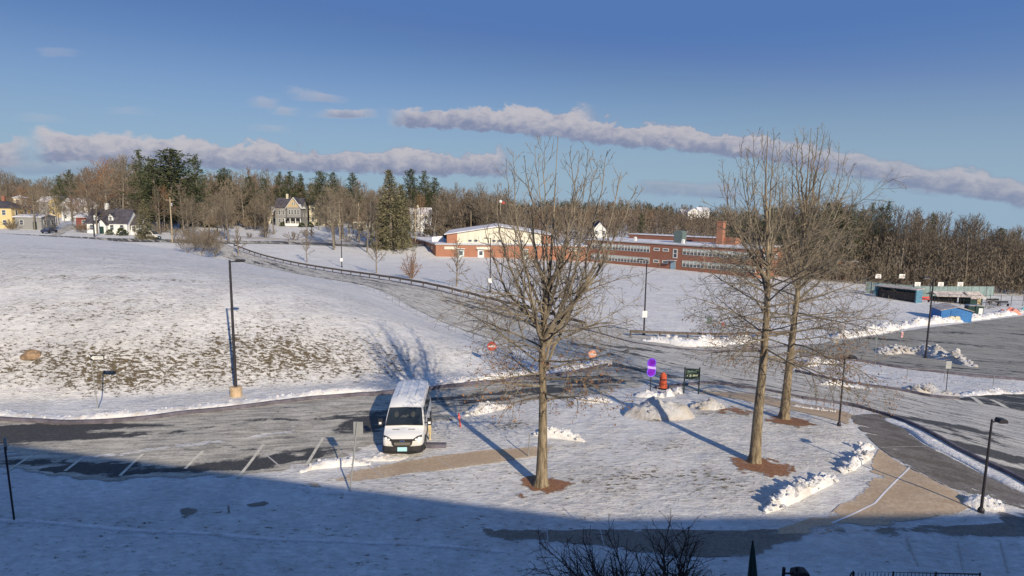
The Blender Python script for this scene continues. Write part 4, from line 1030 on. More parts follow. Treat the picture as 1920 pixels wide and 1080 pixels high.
def proto_pine(seed, H=18., spread=3.6, mat=None, cone=False, low=.28):
    rg = random.Random(seed); tb = MB(); cb = MB(); lb = MB()
    bx = rg.gauss(0, .3)
    tb.tube([Vector((0, 0, -1)), Vector((0, 0, 1)), Vector((bx, 0, H * .5)), Vector((bx * 1.2, 0, H * .98))], [.36, .3, .2, .03], 6, cap=False)
    z = H * low; k = 0
    while z < H * .985:
        t = (z / H - low) / (1 - low)
        if cone: Lm = spread * (1.02 - t) ** .9
        else: Lm = spread * (.55 + .6 * math.sin(min(1, t * 1.25) * 2.4)) * (1 - t ** 3 * .85) * (.85 + .3 * math.sin(k * 1.7 + seed))
        nb = 6 if cone else 5
        for j in range(nb):
            if not cone and rg.random() < .16: continue
            a = k * 1.1 + j * 6.28 / nb + rg.gauss(0, .2); L = Lm * rg.uniform(.65, 1.12)
            e = R((-14 + 30 * t) if cone else (2 + 30 * t)) + rg.gauss(0, .08)
            d = Vector((math.cos(a) * math.cos(e), math.sin(a) * math.cos(e), math.sin(e)))
            p0 = Vector((bx * z / H, 0, z)); p1 = p0 + d * L
            tb.spike(p0, p1, .05, 3)
            m = max(2, int(L / .42))
            for i in range(m):
                u = .22 + .8 * (i + rg.random()) / m
                q = p0.lerp(p1, u) + Vector((0, 0, -.25 * L * .12 if cone else .1))
                needles(cb, q, d, rg, .34 if cone else .40, 5)
                if rg.random() < .75:
                    sd = perp(d, rg.choice((1.57, 4.71)) + rg.gauss(0, .3)); q2 = q + sd * (1 - u + .25) * L * .35
                    needles(cb, q2, (d + sd).normalized(), rg, .34, 4)
        z += (.42 if cone else .62) * rg.uniform(.75, 1.25); k += 1
    needles(cb, Vector((bx * 1.2, 0, H * .97)), Vector((0, 0, 1)), rg, .4, 14)
    root = thing('pine_tree' if not cone else 'spruce_tree', 'x', 'tree')
    tb.build('trunk', M_WTRUNK, root, fix=False); cb.build('crown', mat or (M_SPRUCE if cone else M_PINE), root, fix=False)
    return root, H
BARE = [proto_bare(100 + i, 15, rnd.uniform(5.0, 6.6), M_WTWIG2 if i == 5 else None, .032 + .004 * (i % 3), rnd.uniform(.95, 1.25), rnd.uniform(.2, .36)) for i in range(7)]
TALL = [proto_bare(200 + i, 15, 2.4, None, .03, .6, .42) for i in range(3)]
PINE = [proto_pine(300 + i, 18, rnd.uniform(4.0, 5.0), None, False, (.14, .22, .08)[i % 3]) for i in range(5)]
SPRU = [proto_pine(400 + i, 14, 4.3, None, True, .04) for i in range(2)]
used = set()
def plant(protos, base, h, label, group, rg, wide=1.):
    root, H = protos[rg.randrange(len(protos))]
    if root.name in used: o = copy_tree(root)
    else: used.add(root.name); o = root
    s = h / H
    o.location = (base.x, base.y, base.z - .3); o.rotation_euler = (rg.gauss(0, .02), rg.gauss(0, .02), rg.random() * 6.28)
    sw = s * wide * rg.uniform(.9, 1.15); o.scale = (sw, sw, s)
    tag(o, label, 'tree', group)
    return o
rt = random.Random(77)
def prof(tab, x): return float(np.interp(x, [p[0] for p in tab], [p[1] for p in tab]))
SKYL = [(-60, 325), (0, 325), (60, 328), (110, 335), (170, 315), (205, 302), (240, 300), (300, 315), (380, 330), (430, 316), (480, 318), (520, 330), (600, 335), (700, 348), (800, 342), (850, 346), (900, 348), (950, 356), (1000, 372)]
# named evergreens on the left skyline
for i, (px, pt, Y, wd, lb) in enumerate([
    (268, 284, 205, .85, 'narrow dark pine left of the tallest pine on the left skyline'), (312, 276, 196, 1.75, 'tallest broad dark pine on the left skyline, behind the white capes'), (296, 300, 190, 1.2, 'dark pine leaning into the left side of the tallest pine'), (340, 290, 204, 1.1, 'dark pine on the right shoulder of the tallest pine'), (372, 292, 215, .85, 'narrow pine standing apart right of the tallest pine'),
    (137, 320, 240, .8, 'small dark pine top above the bare trees at far left'), (118, 330, 250, .8, 'low dark pine behind the far left bare trees'),
    (528, 324, 262, .8, 'first pine of the row above the gabled house'), (548, 322, 268, .8, 'second pine of the row above the gabled house'), (566, 328, 272, .8, 'low pine ending the row above the gabled house'),
    (604, 320, 250, 1.2, 'broad dark pine above the cream house'), (626, 322, 258, .9, 'dark pine just right of the broad pine above the cream house'), (666, 326, 255, 1.0, 'lone rounded pine between the cream house and the spruce'),
    (768, 316, 250, .9, 'feathery pine right of the big spruce'), (792, 322, 256, .9, 'feathery pine second right of the big spruce'), (815, 334, 262, .9, 'small pine right of the feathery pair'),
    (430, 314, 245, .9, 'mixed green pine above the pale hidden house'), (415, 322, 240, .9, 'olive pine left of the mixed green pine'), (470, 330, 235, .9, 'olive pine among reddish trees'), (500, 335, 240, .9, 'dark pine right of the reddish trees')]):
    b = AT(px, Y); plant(PINE, b, ZAT(px, pt, Y) - b.z + .4, lb, None, rt, wd)
for i, (px, pt, pb, wd, lb) in enumerate([(735, 316, 468, 1.0, 'big olive spruce standing alone near the street'), (752, 345, 465, .9, 'smaller spruce touching the right side of the big spruce'), (272, 372, 448, 1.15, 'olive spruce in front of the white cape house'), (716, 372, 466, .9, 'short spruce at the left foot of the big spruce')]):
    g = G(px, pb); plant(SPRU, g, ZAT(px, pt, g.y) - g.z, lb, None, rt, wd)
for i, (px, pt, Y, lb) in enumerate([(232, 296, 200, 'tall pale bare tree left of the tallest pine'), (205, 300, 208, 'wide bare tree second left of the tallest pine'), (170, 318, 176, 'bare tree with forked limbs left of the white capes'), (182, 350, 168, 'thin roadside bare tree before the white cape house'), (65, 350, 172, 'branchy bare tree beside the yellow house'), (428, 355, 172, 'large bare tree right of the hidden pale house'), (345, 345, 185, 'bare tree in front of the tallest pines'), (300, 350, 180, 'forked bare tree between the capes and the utility pole'), (88, 362, 168, 'thicket tree behind the yellow house'), (352, 372, 168, 'bushy bare tree at the left foot of the tall pale house'), (384, 380, 170, 'short bare tree before the door of the tall pale house'), (362, 368, 182, 'left bare tree screening the tall pale house'), (392, 372, 184, 'right bare tree screening the tall pale house'), (408, 362, 186, 'slim bare tree just right of the tall pale house'), (655, 372, 228, 'bare tree between the cream house and the bungalow'), (478, 360, 215, 'wide bare tree left of the large gabled house'), (500, 365, 222, 'bare tree close to the large gabled house'), (598, 378, 232, 'bare tree between the gabled and the cream house'), (45, 352, 176, 'bare tree rising behind the yellow house'), (112, 365, 200, 'bare tree at the corner of the side street'), (640, 368, 225, 'leaning pale tree right of the cream house'), (905, 345, 225, 'airy bare tree above the gymnasium roof')]):
    b = AT(px, Y); plant(BARE, b, ZAT(px, pt, Y) - b.z, lb, None, rt, .95)
LB = 'bare brown tree of the wood behind the houses on the left'
for i in range(128):
    px = -70 + 1030 * (i + rt.random()) / 128
    Y = rt.uniform(225, 300)
    if 500 < px < 705: Y = rt.uniform(272, 310)
    if 760 < px < 822: Y = rt.uniform(264, 300)
    if px < 200: Y = rt.uniform(252, 300)
    b = AT(px, Y)
    top = prof(SKYL, px) + rt.uniform(-6, 18) + (8 if Y < 240 else 0)
    plant(BARE, b, max(6, ZAT(px, top, Y) - b.z), LB, 'bare trees of the wood behind the houses', rt, .95)
LB5 = 'bare tree standing among the houses along the main street'
for i in range(46):
    px = [rt.uniform(-30, 70), rt.uniform(90, 180), rt.uniform(255, 345), rt.uniform(345, 520), rt.uniform(585, 720)][i % 5]
    Y = rt.uniform(178, 222) if px > 345 else rt.uniform(184, 235)
    b = AT(px, Y); plant(BARE, b, max(6, ZAT(px, rt.uniform(345, 378), Y) - b.z), LB5, 'bare trees among the houses', rt, .9)
LB2 = 'bare tree in the row between the main street and the gymnasium roof'
for i in range(16):
    px = 640 + 330 * (i + rt.random()) / 16; Y = rt.uniform(212, 235); b = AT(px, Y)
    plant(BARE, b, max(6, ZAT(px, rt.uniform(352, 385), Y) - b.z), LB2, 'bare trees behind the gymnasium', rt, .9)
LB3 = 'bare brown tree in the middle distance behind the brick school'
for i in range(40):
    px = 930 + 500 * (i + rt.random()) / 40; Y = rt.uniform(235, 330); b = AT(px, Y)
    plant(BARE, b, max(6, ZAT(px, rt.uniform(384, 412), Y) - b.z), LB3, 'bare trees behind the school', rt, 1.0)
YF = max(G(px, 556).y for px in (1645, 1711, 1742, 1862))
SKYR = [(1380, 400), (1440, 384), (1500, 378), (1560, 376), (1610, 378), (1640, 384), (1690, 392), (1750, 396), (1800, 402), (1850, 412), (1900, 428), (1980, 436)]
LB4 = 'slender bare tree of the wood on the right, behind the sports court'
for i in range(96):
    px = 1400 + 580 * (i + rt.random()) / 96; Y = rt.uniform(YF + 10, YF + 75); b = AT(px, Y)
    top = prof(SKYR, px) + rt.choice((-5, 0, 4, 10, 24)) + rt.uniform(-4, 8)
    plant(TALL if rt.random() < .42 else BARE, b, max(5, ZAT(px, top, Y) - b.z), LB4, 'bare trees of the right wood', rt, 1.0)
LP = 'dark pine in the evergreen mass behind the right end of the school'
for i in range(26):
    px = 1370 + 250 * (i + rt.random()) / 26; Y = rt.uniform(168, 205); b = AT(px, Y)
    plant(PINE, b, ZAT(px, prof(SKYR, px) + rt.uniform(0, 22), Y) - b.z, LP, 'pines behind the school', rt, .8)
for px, pt, Y, wd, lb in [(1634, 380, 200, .5, 'slim pine left of the two tall pines at the right wood'), (1662, 378, 198, .55, 'tallest pine of the right wood, above the blue dugout'), (1748, 396, 200, .5, 'lone slim pine in the middle of the right wood'), (1880, 424, 205, .6, 'dark pine top near the right edge'), (1905, 432, 200, .7, 'low pine at the right edge of the wood'), (1205, 398, 250, .7, 'lone green pine behind the brick school'), (1648, 386, 206, .5, 'pine half hidden between the two tall pines')]:
    b = AT(px, Y); plant(PINE, b, ZAT(px, pt, Y) - b.z, lb, None, rt, wd)

# stuff: the far wooded hill and the undergrowth masses
def far_wood(name, label, pts, seed, size, mat, leaf=22, trunk=True):
    rg = random.Random(seed); mb = MB()
    for (x, y, z, h) in pts:
        if trunk: mb.spike(Vector((x, y, z - .5)), Vector((x + rg.gauss(0, .3), y, z + h * .9)), .12 * size, 3)
        for _ in range(leaf):
            a = rg.random() * 6.28; rr = rg.random() ** .5 * h * .26; zz = h * (.25 + .75 * rg.random())
            rr *= 1.25 - zz / h
            c = Vector((x + math.cos(a) * rr, y + math.sin(a) * rr, z + zz))
            u = Vector((rg.gauss(0, .4), rg.gauss(0, .4), rg.uniform(.5, 1.2))) * size
            v = Vector((rg.gauss(0, 1), rg.gauss(0, 1), rg.gauss(0, .3))).normalized() * size * .16
            mb.tri(c - v, c + u, c + v)
    return tag(mb.build(name, mat, fix=False), label, 'wood', None, 'stuff')
rg = random.Random(5); pts = []; ptsg = []
FARP = [(880, 372), (950, 371), (1000, 370), (1060, 368), (1120, 370), (1180, 371), (1240, 378), (1300, 384), (1350, 388), (1400, 392), (1500, 396), (1900, 428), (2000, 430)]
for i in range(1500):
    px = rg.uniform(870, 1420); Y = rg.uniform(330, 620); b = AT(px, Y)
    k = (Y - 330) / 290.
    top = ZAT(px, prof(FARP, px) + rg.uniform(0, 8) + (1 - k) * 26, Y); h = min(max(top - b.z, 5), 17)
    (ptsg if (rg.random() < .25 and k > .45) else pts).append((b.x, b.y, top - h, h))
far_wood('distant_wood', 'brown wooded hillside in the far distance behind the school', pts, 1, 1.6, M_STUFF, 24)
far_wood('distant_pines', 'dark evergreen fringe along the far wooded ridge', ptsg, 2, 1.9, M_PINE, 30)
pts = []
for i in range(900):
    px = rg.uniform(1400, 2000); Y = rg.uniform(YF + 8, YF + 80); b = AT(px, Y)
    top = prof(SKYR, px) + rg.uniform(12, 90); h = max(2.5, ZAT(px, top, Y) - b.z); h = min(h, 13)
    pts.append((b.x, b.y, b.z, h))
for i in range(420):
    px = rg.uniform(1380, 2000); Y = YF + 6 + rg.random() ** 2 * 22; b = AT(px, Y); pts.append((b.x, b.y, b.z, rg.uniform(2.5, 6.5)))
far_wood('undergrowth', 'brown saplings and undergrowth filling the right wood', pts, 3, .8, M_WTWIG, 60)
pts = []
for i in range(900):
    px = rg.uniform(-80, 960); Y = rg.uniform(270 if (500 < px < 820 or px < 200) else 222, 335); b = AT(px, Y); h = max(4, (ZAT(px, prof(SKYL, px), Y) - b.z) * rg.uniform(.35, .88))
    pts.append((b.x, b.y, b.z, h))
for i in range(260):
    px = rg.uniform(250, 960); Y = rg.uniform(262, 285) if 500 < px < 820 else rg.uniform(214, 240); b = AT(px, Y); pts.append((b.x, b.y, b.z, rg.uniform(2.5, 5.5)))
far_wood('undergrowth', 'brown brush filling the wood behind the houses on the left', pts, 4, 1.15, M_WTWIG, 120)
pts = []
for i in range(500):
    px = rg.uniform(640, 1420); Y = rg.uniform(222, 340); b = AT(px, Y); h = max(4, (ZAT(px, 388, Y) - b.z) * rg.uniform(.4, 1.0))
    pts.append((b.x, b.y, b.z, h))
far_wood('undergrowth', 'brown brush in the middle distance behind the school roofs', pts, 6, 1.0, M_STUFF, 70)

# ------------------------------------------------------------------ buildings
def window(par, x, z, w_, h_, face, d, fm=None, pm=None, fr=.1, mull=True):
    """window on a wall; face 'f' front(-y) 'b' back 'l' left(-x) 'r' right(+x); d = distance of that wall from the origin"""
    f = MB(); p = MB()
    def bx(mb, u, zz, su, sz, t, out):
        if face == 'f': mb.box(u, -d - out, zz, su, t, sz)
        elif face == 'b': mb.box(u, d + out, zz, su, t, sz)
        elif face == 'l': mb.box(-d - out, u, zz, t, su, sz)
        else: mb.box(d + out, u, zz, t, su, sz)
    bx(f, x, z + h_ / 2 - fr / 2, w_, fr, .10, .03); bx(f, x, z - h_ / 2 + fr / 2, w_, fr, .10, .03)
    bx(f, x - w_ / 2 + fr / 2, z, fr, h_ - 2 * fr, .10, .03); bx(f, x + w_ / 2 - fr / 2, z, fr, h_ - 2 * fr, .10, .03)
    if mull: bx(f, x, z, w_ - 2 * fr, fr * .6, .07, .03)
    bx(p, x, z, w_ - 2 * fr, h_ - 2 * fr, .03, .016)
    o = f.build('window', fm or M_FRAME, par); p.build('pane', pm or M_GLASS, o)
    return o
def gable(mb, w_, d_, z0, rise, ov=.4, axis_='x', thick=.18, cx=0, cy=0):
    """two roof slabs, ridge along axis_"""
    hw = (d_ if axis_ == 'x' else w_) / 2 + ov; L = (w_ if axis_ == 'x' else d_) / 2 + ov
    sl = rise / (hw - ov); e = -ov * sl
    for s in (-1, 1):
        poly = [(0, z0 + rise), (s * hw, z0 + e), (s * hw, z0 + e + thick), (0, z0 + rise + thick)]
        if axis_ == 'x': mb.prism([(p[0] + cy, p[1]) for p in poly], 'x', cx - L, cx + L)
        else: mb.prism([(p[0] + cx, p[1]) for p in poly], 'y', cy - L, cy + L)
def hipr(mb, w_, d_, z0, rise, ov=.4, cx=0, cy=0):
    a, b = w_ / 2 + ov, d_ / 2 + ov; r = max(.3, abs(a - b))
    if a >= b: rp = [(-r + cx, cy), (r + cx, cy)]
    else: rp = [(cx, -r + cy), (cx, r + cy)]
    v = [Vector((cx - a, cy - b, z0)), Vector((cx + a, cy - b, z0)), Vector((cx + a, cy + b, z0)), Vector((cx - a, cy + b, z0)), Vector((rp[0][0], rp[0][1], z0 + rise)), Vector((rp[1][0], rp[1][1], z0 + rise))]
    if a >= b: fs = [(0, 1, 5, 4), (1, 2, 5), (2, 3, 4, 5), (3, 0, 4), (3, 2, 1, 0)]
    else: fs = [(0, 1, 4), (1, 2, 5, 4), (2, 3, 5), (3, 0, 4, 5), (3, 2, 1, 0)]
    mb.add(v, fs)
def house(px, Y, rz, wd, dp, hw, roof, rise, wallm, roofm, label, wins=(2, 3), chim=None, door=True, axis_='x', name='house', extra=None, sink=.6, cat='house', zb=None):
    b = AT(px, Y)
    if zb is not None: b.z = zb
    root = thing(name, label, cat, (b.x, b.y, b.z), rz)
    mb = MB(); mb.box(0, 0, (hw - sink) / 2, wd, dp, hw + sink)
    if roof == 'gable':
        if axis_ == 'y':
            mb.prism([(-wd / 2, hw), (wd / 2, hw), (0, hw + rise)], 'y', -dp / 2, dp / 2)
        else: mb.prism([(-dp / 2, hw), (dp / 2, hw), (0, hw + rise)], 'x', -wd / 2, wd / 2)
    mb.build('wall', wallm, root)
    rb = MB()
    if roof == 'gable': gable(rb, wd, dp, hw, rise, .4, axis_)
    elif roof == 'hip': hipr(rb, wd, dp, hw, rise)
    ro = rb.build('roof', roofm, root)
    if chim:
        cb = MB(); cb.box(chim[0], chim[1], hw + rise * .8, .8, .8, rise * 1.2 + .8); cb.build('chimney', chim[2], ro)
    rows, cols = wins
    for r_ in range(rows):
        z = hw / rows * (r_ + .55)
        for c_ in range(cols):
            x = wd * ((c_ + .5) / cols - .5)
            if door and r_ == 0 and c_ == cols // 2: continue
            window(root, x, z, min(1.1, wd / cols * .5), 1.5, 'f', dp / 2)
        for c_ in range(2): window(root, dp * (c_ * .5 - .25), z, 1.0, 1.5, 'r', wd / 2)
    if door:
        x = wd * ((cols // 2 + .5) / cols - .5)
        db = MB(); db.box(x, -dp / 2 - .03, 1.05, 1.0, .08, 2.1); db.build('door', M_DKGREEN, root)
    if extra: extra(root)
    return root
M_YEL = plain('yellow_clapboard', (.62, .49, .25), .8, var=.08); M_WCLAP = plain('white_clapboard', (.74, .74, .72), .8, var=.06)
M_CREAM = plain('cream_clapboard', (.60, .55, .42), .8, var=.08); M_TANW = plain('tan_clapboard', (.46, .36, .22), .8, var=.1); M_GREYW = plain('grey_clapboard', (.26, .26, .26), .8, var=.1)
M_ROOFS = plain('half_snowy_roof', (.40, .39, .40), .85, var=.4, scale=.8)

house(2, 176, R(6), 11.5, 8, 5.6, 'hip', 2.1, M_YEL, M_DKSLATE, 'yellow hip roofed house at the left edge', (2, 3), (1.5, 0, M_BRICK), zb=T(*AT(2, 176)[:2]))
def ex_garage(root): pass
house(68, 176, R(4), 7, 6, 3.4, 'gable', .6, M_GREYW, M_SNOWROOF, 'low dark garage with a snowy flat roof beside the yellow house', (1, 2), None, True, name='garage', cat='garage')
house(43, 200, R(10), 2.6, 2.6, 8.2, 'hip', .8, M_CREAM, M_SNOWROOF, 'narrow pale cupola tower behind the yellow house', (3, 1), None, False, name='tower_house', cat='building')
house(106, 262, R(10), 8, 8, 6.0, 'gable', 2.2, M_GREYW, M_SNOWROOF, 'grey house half hidden at the left of the yellowish pair up the side street', (2, 2), None, False)
house(128, 258, R(-12), 8.5, 8, 6.2, 'gable', 2.4, M_YEL, M_SNOWROOF, 'pale yellow house with a snowy roof up the side street', (2, 2), (0, 0, M_BRICK), False, 'y')
house(152, 232, R(-15), 8, 8, 5.6, 'gable', 2.6, M_WCLAP, M_SNOWROOF, 'white gabled house between the yellowish house and the red house', (2, 2), None, False, 'y')
house(160, 275, R(10), 10, 8, 7.0, 'hip', 2.6, M_GREYW, M_SNOWROOF, 'snow roofed house uphill behind the white gabled house', (2, 3), None, False)
house(170, 186, R(4), 4.5, 6, 3.6, 'gable', 1.2, plain('red_clapboard', (.22, .075, .065), .8), M_SNOWROOF, 'small dark red house wing left of the white cape house', (1, 1), None, False)
# white cape with two dormers and a small gabled porch
def cape_extra(root):
    for x in (-2.9, 1.0):
        d = MB(); d.box(x, -2.3, 4.1, 1.3, 1.8, 1.5); d.prism([(x - .65, 4.85), (x + .65, 4.85), (x, 5.6)], 'y', -3.2, -1.4)
        o = d.build('dormer', M_WCLAP, root)
        r = MB(); gable(r, 1.3, 2.2, 4.85, .75, .2, 'y', .12, x, -2.2); r.build('dormer_roof', M_DKSLATE, o)
        window(root, x, 4.2, .7, .95, 'f', 3.2)
    p = MB(); p.box(-.6, -4.1, 1.3, 2.0, 1.6, 2.8); p.prism([(-1.6, 2.7), (.4, 2.7), (-.6, 4.1)], 'y', -4.9, -3.3); p.build('porch', M_WCLAP, root)
    r = MB(); gable(r, 2.0, 2.0, 2.7, 1.4, .2, 'y', .14, -.6, -4.0); r.build('porch_roof', M_DKSLATE, root)
    d = MB(); d.box(-.6, -4.95, 1.05, 1.0, .08, 2.0); d.build('door', M_DKGREEN, root)
house(214, 174, R(5), 10.5, 7, 3.2, 'gable', 3.4, M_WCLAP, M_DKSLATE, 'white cape house with two dormers and a dark roof', (1, 4), (-1.6, .2, M_WCLAP), False, extra=cape_extra)
house(252, 176, R(5), 5.5, 6, 2.9, 'gable', 2.4, M_WCLAP, M_DKSLATE, 'low white wing attached right of the cape house', (1, 2), None, False, name='house_wing')
house(376, 228, R(0), 9.5, 9, 7.4, 'hip', 2.6, M_CREAM, M_DKSLATE, 'tall pale house hidden by trees right of the wooden pole', (3, 3), None, True,
      extra=lambda r: (lambda d: d.build('dormer', M_CREAM, r))(MB().box(.6, -2.6, 9.0, 1.8, 2.4, 1.7)) and window(r, .6, 9.1, 1.0, 1.1, 'f', 3.85))
# gabled Victorian house
def vict_extra(root):
    g = MB(); g.box(2.6, -3.6, 3.6, 5.4, 4.0, 7.4); g.build('front_wing', M_GREYW, root)
    p = MB(); p.prism([(-.1, 7.3), (5.3, 7.3), (2.6, 11.0)], 'y', -5.6, -1.6); p.build('front_gable', M_TANW, root)
    r = MB(); gable(r, 5.4, 5.2, 7.3, 3.7, .45, 'y', .2, 2.6, -3.2); r.build('gable_roof', M_WCLAP, root)
    r2 = MB(); gable(r2, 5.0, 4.6, 7.5, 3.75, .3, 'y', .2, 2.6, -2.8); r2.build('gable_shingle', M_DKSLATE, root)
    for x in (.9, 2.0, 3.2, 4.3): window(root, x, 5.4, .8, 1.9, 'f', 5.6)
    for x in (2.2, 3.0): window(root, x, 8.7, .6, 1.1, 'f', 5.6)
    pr = MB(); pr.box(2.8, -6.8, 3.15, 6.4, 2.4, .3); pr.build('porch_roof', M_DKSLATE, root)
    for x in (-.2, 1.8, 3.9, 5.8):
        c = MB(); c.box(x, -7.8, 1.5, .25, .25, 3.0); c.build('porch_column', M_WCLAP, root)
    rl = MB(); rl.box(2.8, -7.8, .5, 6.2, .12, 1.0); rl.build('porch_wall', M_WCLAP, root)
    for x in (-3.5, -2.0):
        window(root, x, 5.2, .8, 1.8, 'f', 4.0); window(root, x, 1.9, .8, 1.8, 'f', 4.0)
house(548, 250, R(2), 10.5, 8, 7.4, 'gable', 3.4, M_GREYW, M_DKSLATE, 'large gabled grey and tan house with a white porch', (1, 1), (-1.5, 0, M_CREAM), False, extra=vict_extra)
house(612, 258, R(0), 11, 9, 8.0, 'hip', 3.0, M_CREAM, M_DKSLATE, 'cream house half hidden by trees right of the large gabled house', (2, 4), (2.2, 0, M_CREAM), True)
house(683, 242, R(-4), 7.5, 6, 3.2, 'hip', 2.4, M_CREAM, plain('brown_shingle', (.24, .17, .11), .9), 'small cream bungalow with a brown roof left of the spruce', (1, 3), None, True)
house(788, 250, R(14), 8.5, 8, 6.6, 'gable', 2.2, M_WCLAP, M_SNOWROOF, 'white two storey house with a snowy roof right of the spruce', (2, 2), (-1, 0, M_CREAM), False)
house(514, 262, R(0), 6, 6, 5, 'gable', 2, M_CREAM, M_ROOFS, 'pale house peeking out left of the large gabled house', (2, 2), None, False)
house(1123, 226, R(0), 5.2, 6, 4.6, 'gable', 2.9, M_WCLAP, M_DKSLATE, 'white gabled house just above the left end of the school roof', (2, 2), None, False, 'y', zb=ZAT(1123, 441, 226) - 2.5)
for i, (px, py, ww) in enumerate([(1296, 411, 9), (1314, 409, 8), (1282, 413, 6)]):
    Y = 430 + i * 12
    house(px, Y, R(5), ww, 8, 5.0, 'gable', 2.6, M_WCLAP, M_SNOWROOF, ['larger white house on the distant wooded hill', 'right hand white house on the distant wooded hill', 'smallest white house on the distant wooded hill'][i], (1, 2), None, False, 'x' if i else 'y', zb=ZAT(px, py, Y))

# ---- brick school
c_l = AT(1103, 190); c_r = AT(1420, 155)
e1 = Vector((c_r.x - c_l.x, c_r.y - c_l.y, 0)); SL = e1.length; e1.normalize()
zs = -5.1; SH = ZAT(1420, 468, 155) - zs
ang = math.atan2(e1.y, e1.x)
sch = thing('school_building', 'long two storey brick school with two bands of pale windows', 'school', (c_l.x, c_l.y, zs), ang)
SD = 44.
mb = MB(); mb.box(SL / 2, SD / 2, SH / 2 - 1, SL, SD, SH + 2); mb.build('wall', M_BRICK, sch)
mb = MB(); mb.box(SL / 2, SD / 2, SH + .12, SL + .5, SD + .5, .3); ro = mb.build('roof', M_FLASH, sch)
mb = MB(); mb.box(SL / 2, SD / 2, SH + .30, SL - .1, SD - .1, .1); mb.build('roof_snow', M_SNOWROOF, ro)
# sunlight on the end wall painted in: a thin slab of lighter brick
mb = MB(); mb.box(SL + .06, SD / 2, SH / 2 - 1, .1, SD - .01, SH + 2); mb.build('sunlit_end_wall', M_BRICKL, sch)
def sfrac(px):  # distance along the front wall seen at a pixel column
    k = (px - 960) / F / .995
    return (k * c_l.y - c_l.x) / (e1.x - k * e1.y)
wf = MB(); wp = MB(); wb = MB()
WW, WH = 1.0, 1.75
for bx_ in (-1, 1): wf.box(bx_ * WW / 2, -.05, 0, .09, .12, WH)
wf.box(0, -.05, WH / 2 - .04, WW - .1, .12, .08); wf.box(0, -.05, -WH / 2 + .04, WW - .1, .12, .08); wf.box(0, -.05, -.1, WW - .1, .1, .06)
wb.box(0, -.02, WH * .22, WW - .1, .04, WH * .5); wp.box(0, -.02, -WH * .28, WW - .1, .04, WH * .42)
first = None; nwin = 0
spans = [(sfrac(1108), sfrac(1216)), (sfrac(1278), sfrac(1416))]
for (s0, s1) in spans:
    n = int((s1 - s0) / 1.02)
    for zc in (SH * .24 + .35, SH * .74 + .15):
        for k in range(n):
            x = s0 + (s1 - s0) * (k + .5) / n
            if first is None:
                first = wf.build('window', M_FRAME, sch); wp.build('pane', M_GLASS, first); wb.build('blind', M_BLIND, first); o = first
            else: o = copy_tree(first, sch)
            o.location = (x, 0, zc)
            if rnd.random() < .35:
                for ch in o.children:
                    if ch.name.startswith('blind'): ch.scale.z = rnd.uniform(.5, 1.0); ch.location.z = (1 - ch.scale.z) * .4
# small paired windows, stair window and door between the bands
for px in (1229, 1246):
    for zc in (SH * .27 + .2, SH * .78): window(sch, sfrac(px), zc, 1.9, .9, 'f', 0, fr=.22, mull=False)
window(sch, sfrac(1264), SH * .66, 1.4, 2.6, 'f', 0, fr=.25)
mb = MB(); mb.box(sfrac(1261), -.06, 1.2, 1.5, .12, 2.3); mb.build('door', plain('door_blue', (.25, .36, .45), .5), sch)
mb = MB(); mb.box(sfrac(1261), -.7, 2.7, 2.2, 1.4, .18); mb.build('door_canopy', M_FLASH, sch)
window(sch, 6, SH * .68, 1.4, 3.0, 'r', SL + .11, fr=.3); window(sch, 6, SH * .28, 1.8, 2.0, 'r', SL + .11, fr=.25)
window(sch, 14, SH * .62, 1.8, 1.8, 'r', SL + .11, fr=.25)
e2 = Vector((-e1.y, e1.x, 0))
def sfd(px, d):
    a, b, c = ray(px, 450); k = a / b
    return (k * (c_l.y + e2.y * d) - c_l.x - e2.x * d) / (e1.x - k * e1.y)
def sz(px, py, s_, d): return ZAT(px, py, c_l.y + e1.y * s_ + e2.y * d) - zs
mb = MB(); mb.box(sfd(1272, 15), 17, SH + .95, 34, 5, 1.4); o = mb.build('penthouse', M_BRICK, sch)
mb = MB(); mb.box(sfd(1272, 15), 17, SH + 1.73, 34.4, 5.4, .16); mb.build('penthouse_roof', M_SNOWROOF, o)
mb = MB(); mb.box(0, 0, 1.45, 2.6, 2.6, 2.9); mb.prism([(-1.3, 2.9), (1.3, 2.9), (.9, 3.4), (-.9, 3.4)], 'y', -1.3, 1.3)
cs = sfd(1275, 6); o = mb.build('ventilator_housing', M_GREYGREEN, sch, (cs, 6, SH + .3))
cx = sfd(1351, 9); chh = sz(1351, 415, cx, 9) - SH - .3
mb = MB(); mb.box(0, 0, chh / 2, 1.75, 1.75, chh); mb.box(0, 0, chh - .12, 1.95, 1.95, .3); o = mb.build('chimney', M_BRICKL, sch, (cx, 9, SH + .3))
mb = MB(); mb.tube([(0, 0, chh), (0, 0, chh + 1.3)], .06, 5); mb.build('lightning_rod', M_STEEL, o)
mb = MB(); mb.box(0, 0, .9, 5.5, 4, 1.9); o = mb.build('stair_head', M_BRICKL, sch, (sfd(1366, 11), 11, SH + .3))
for px in (1191, 1281):
    mb = MB(); mb.box(0, 0, .45, .7, .7, .9); mb.lathe([(.5, .9), (.55, 1.0), (.3, 1.2), (.02, 1.25)], 10); mb.build('roof_vent', M_WHITE, sch, (sfd(px, 3), 3, SH + .3))
mb = MB(); mb.box(-1.2, 4, SH * .72, .9, .9, SH * .5); mb.build('corner_panel', M_WHITE, sch)

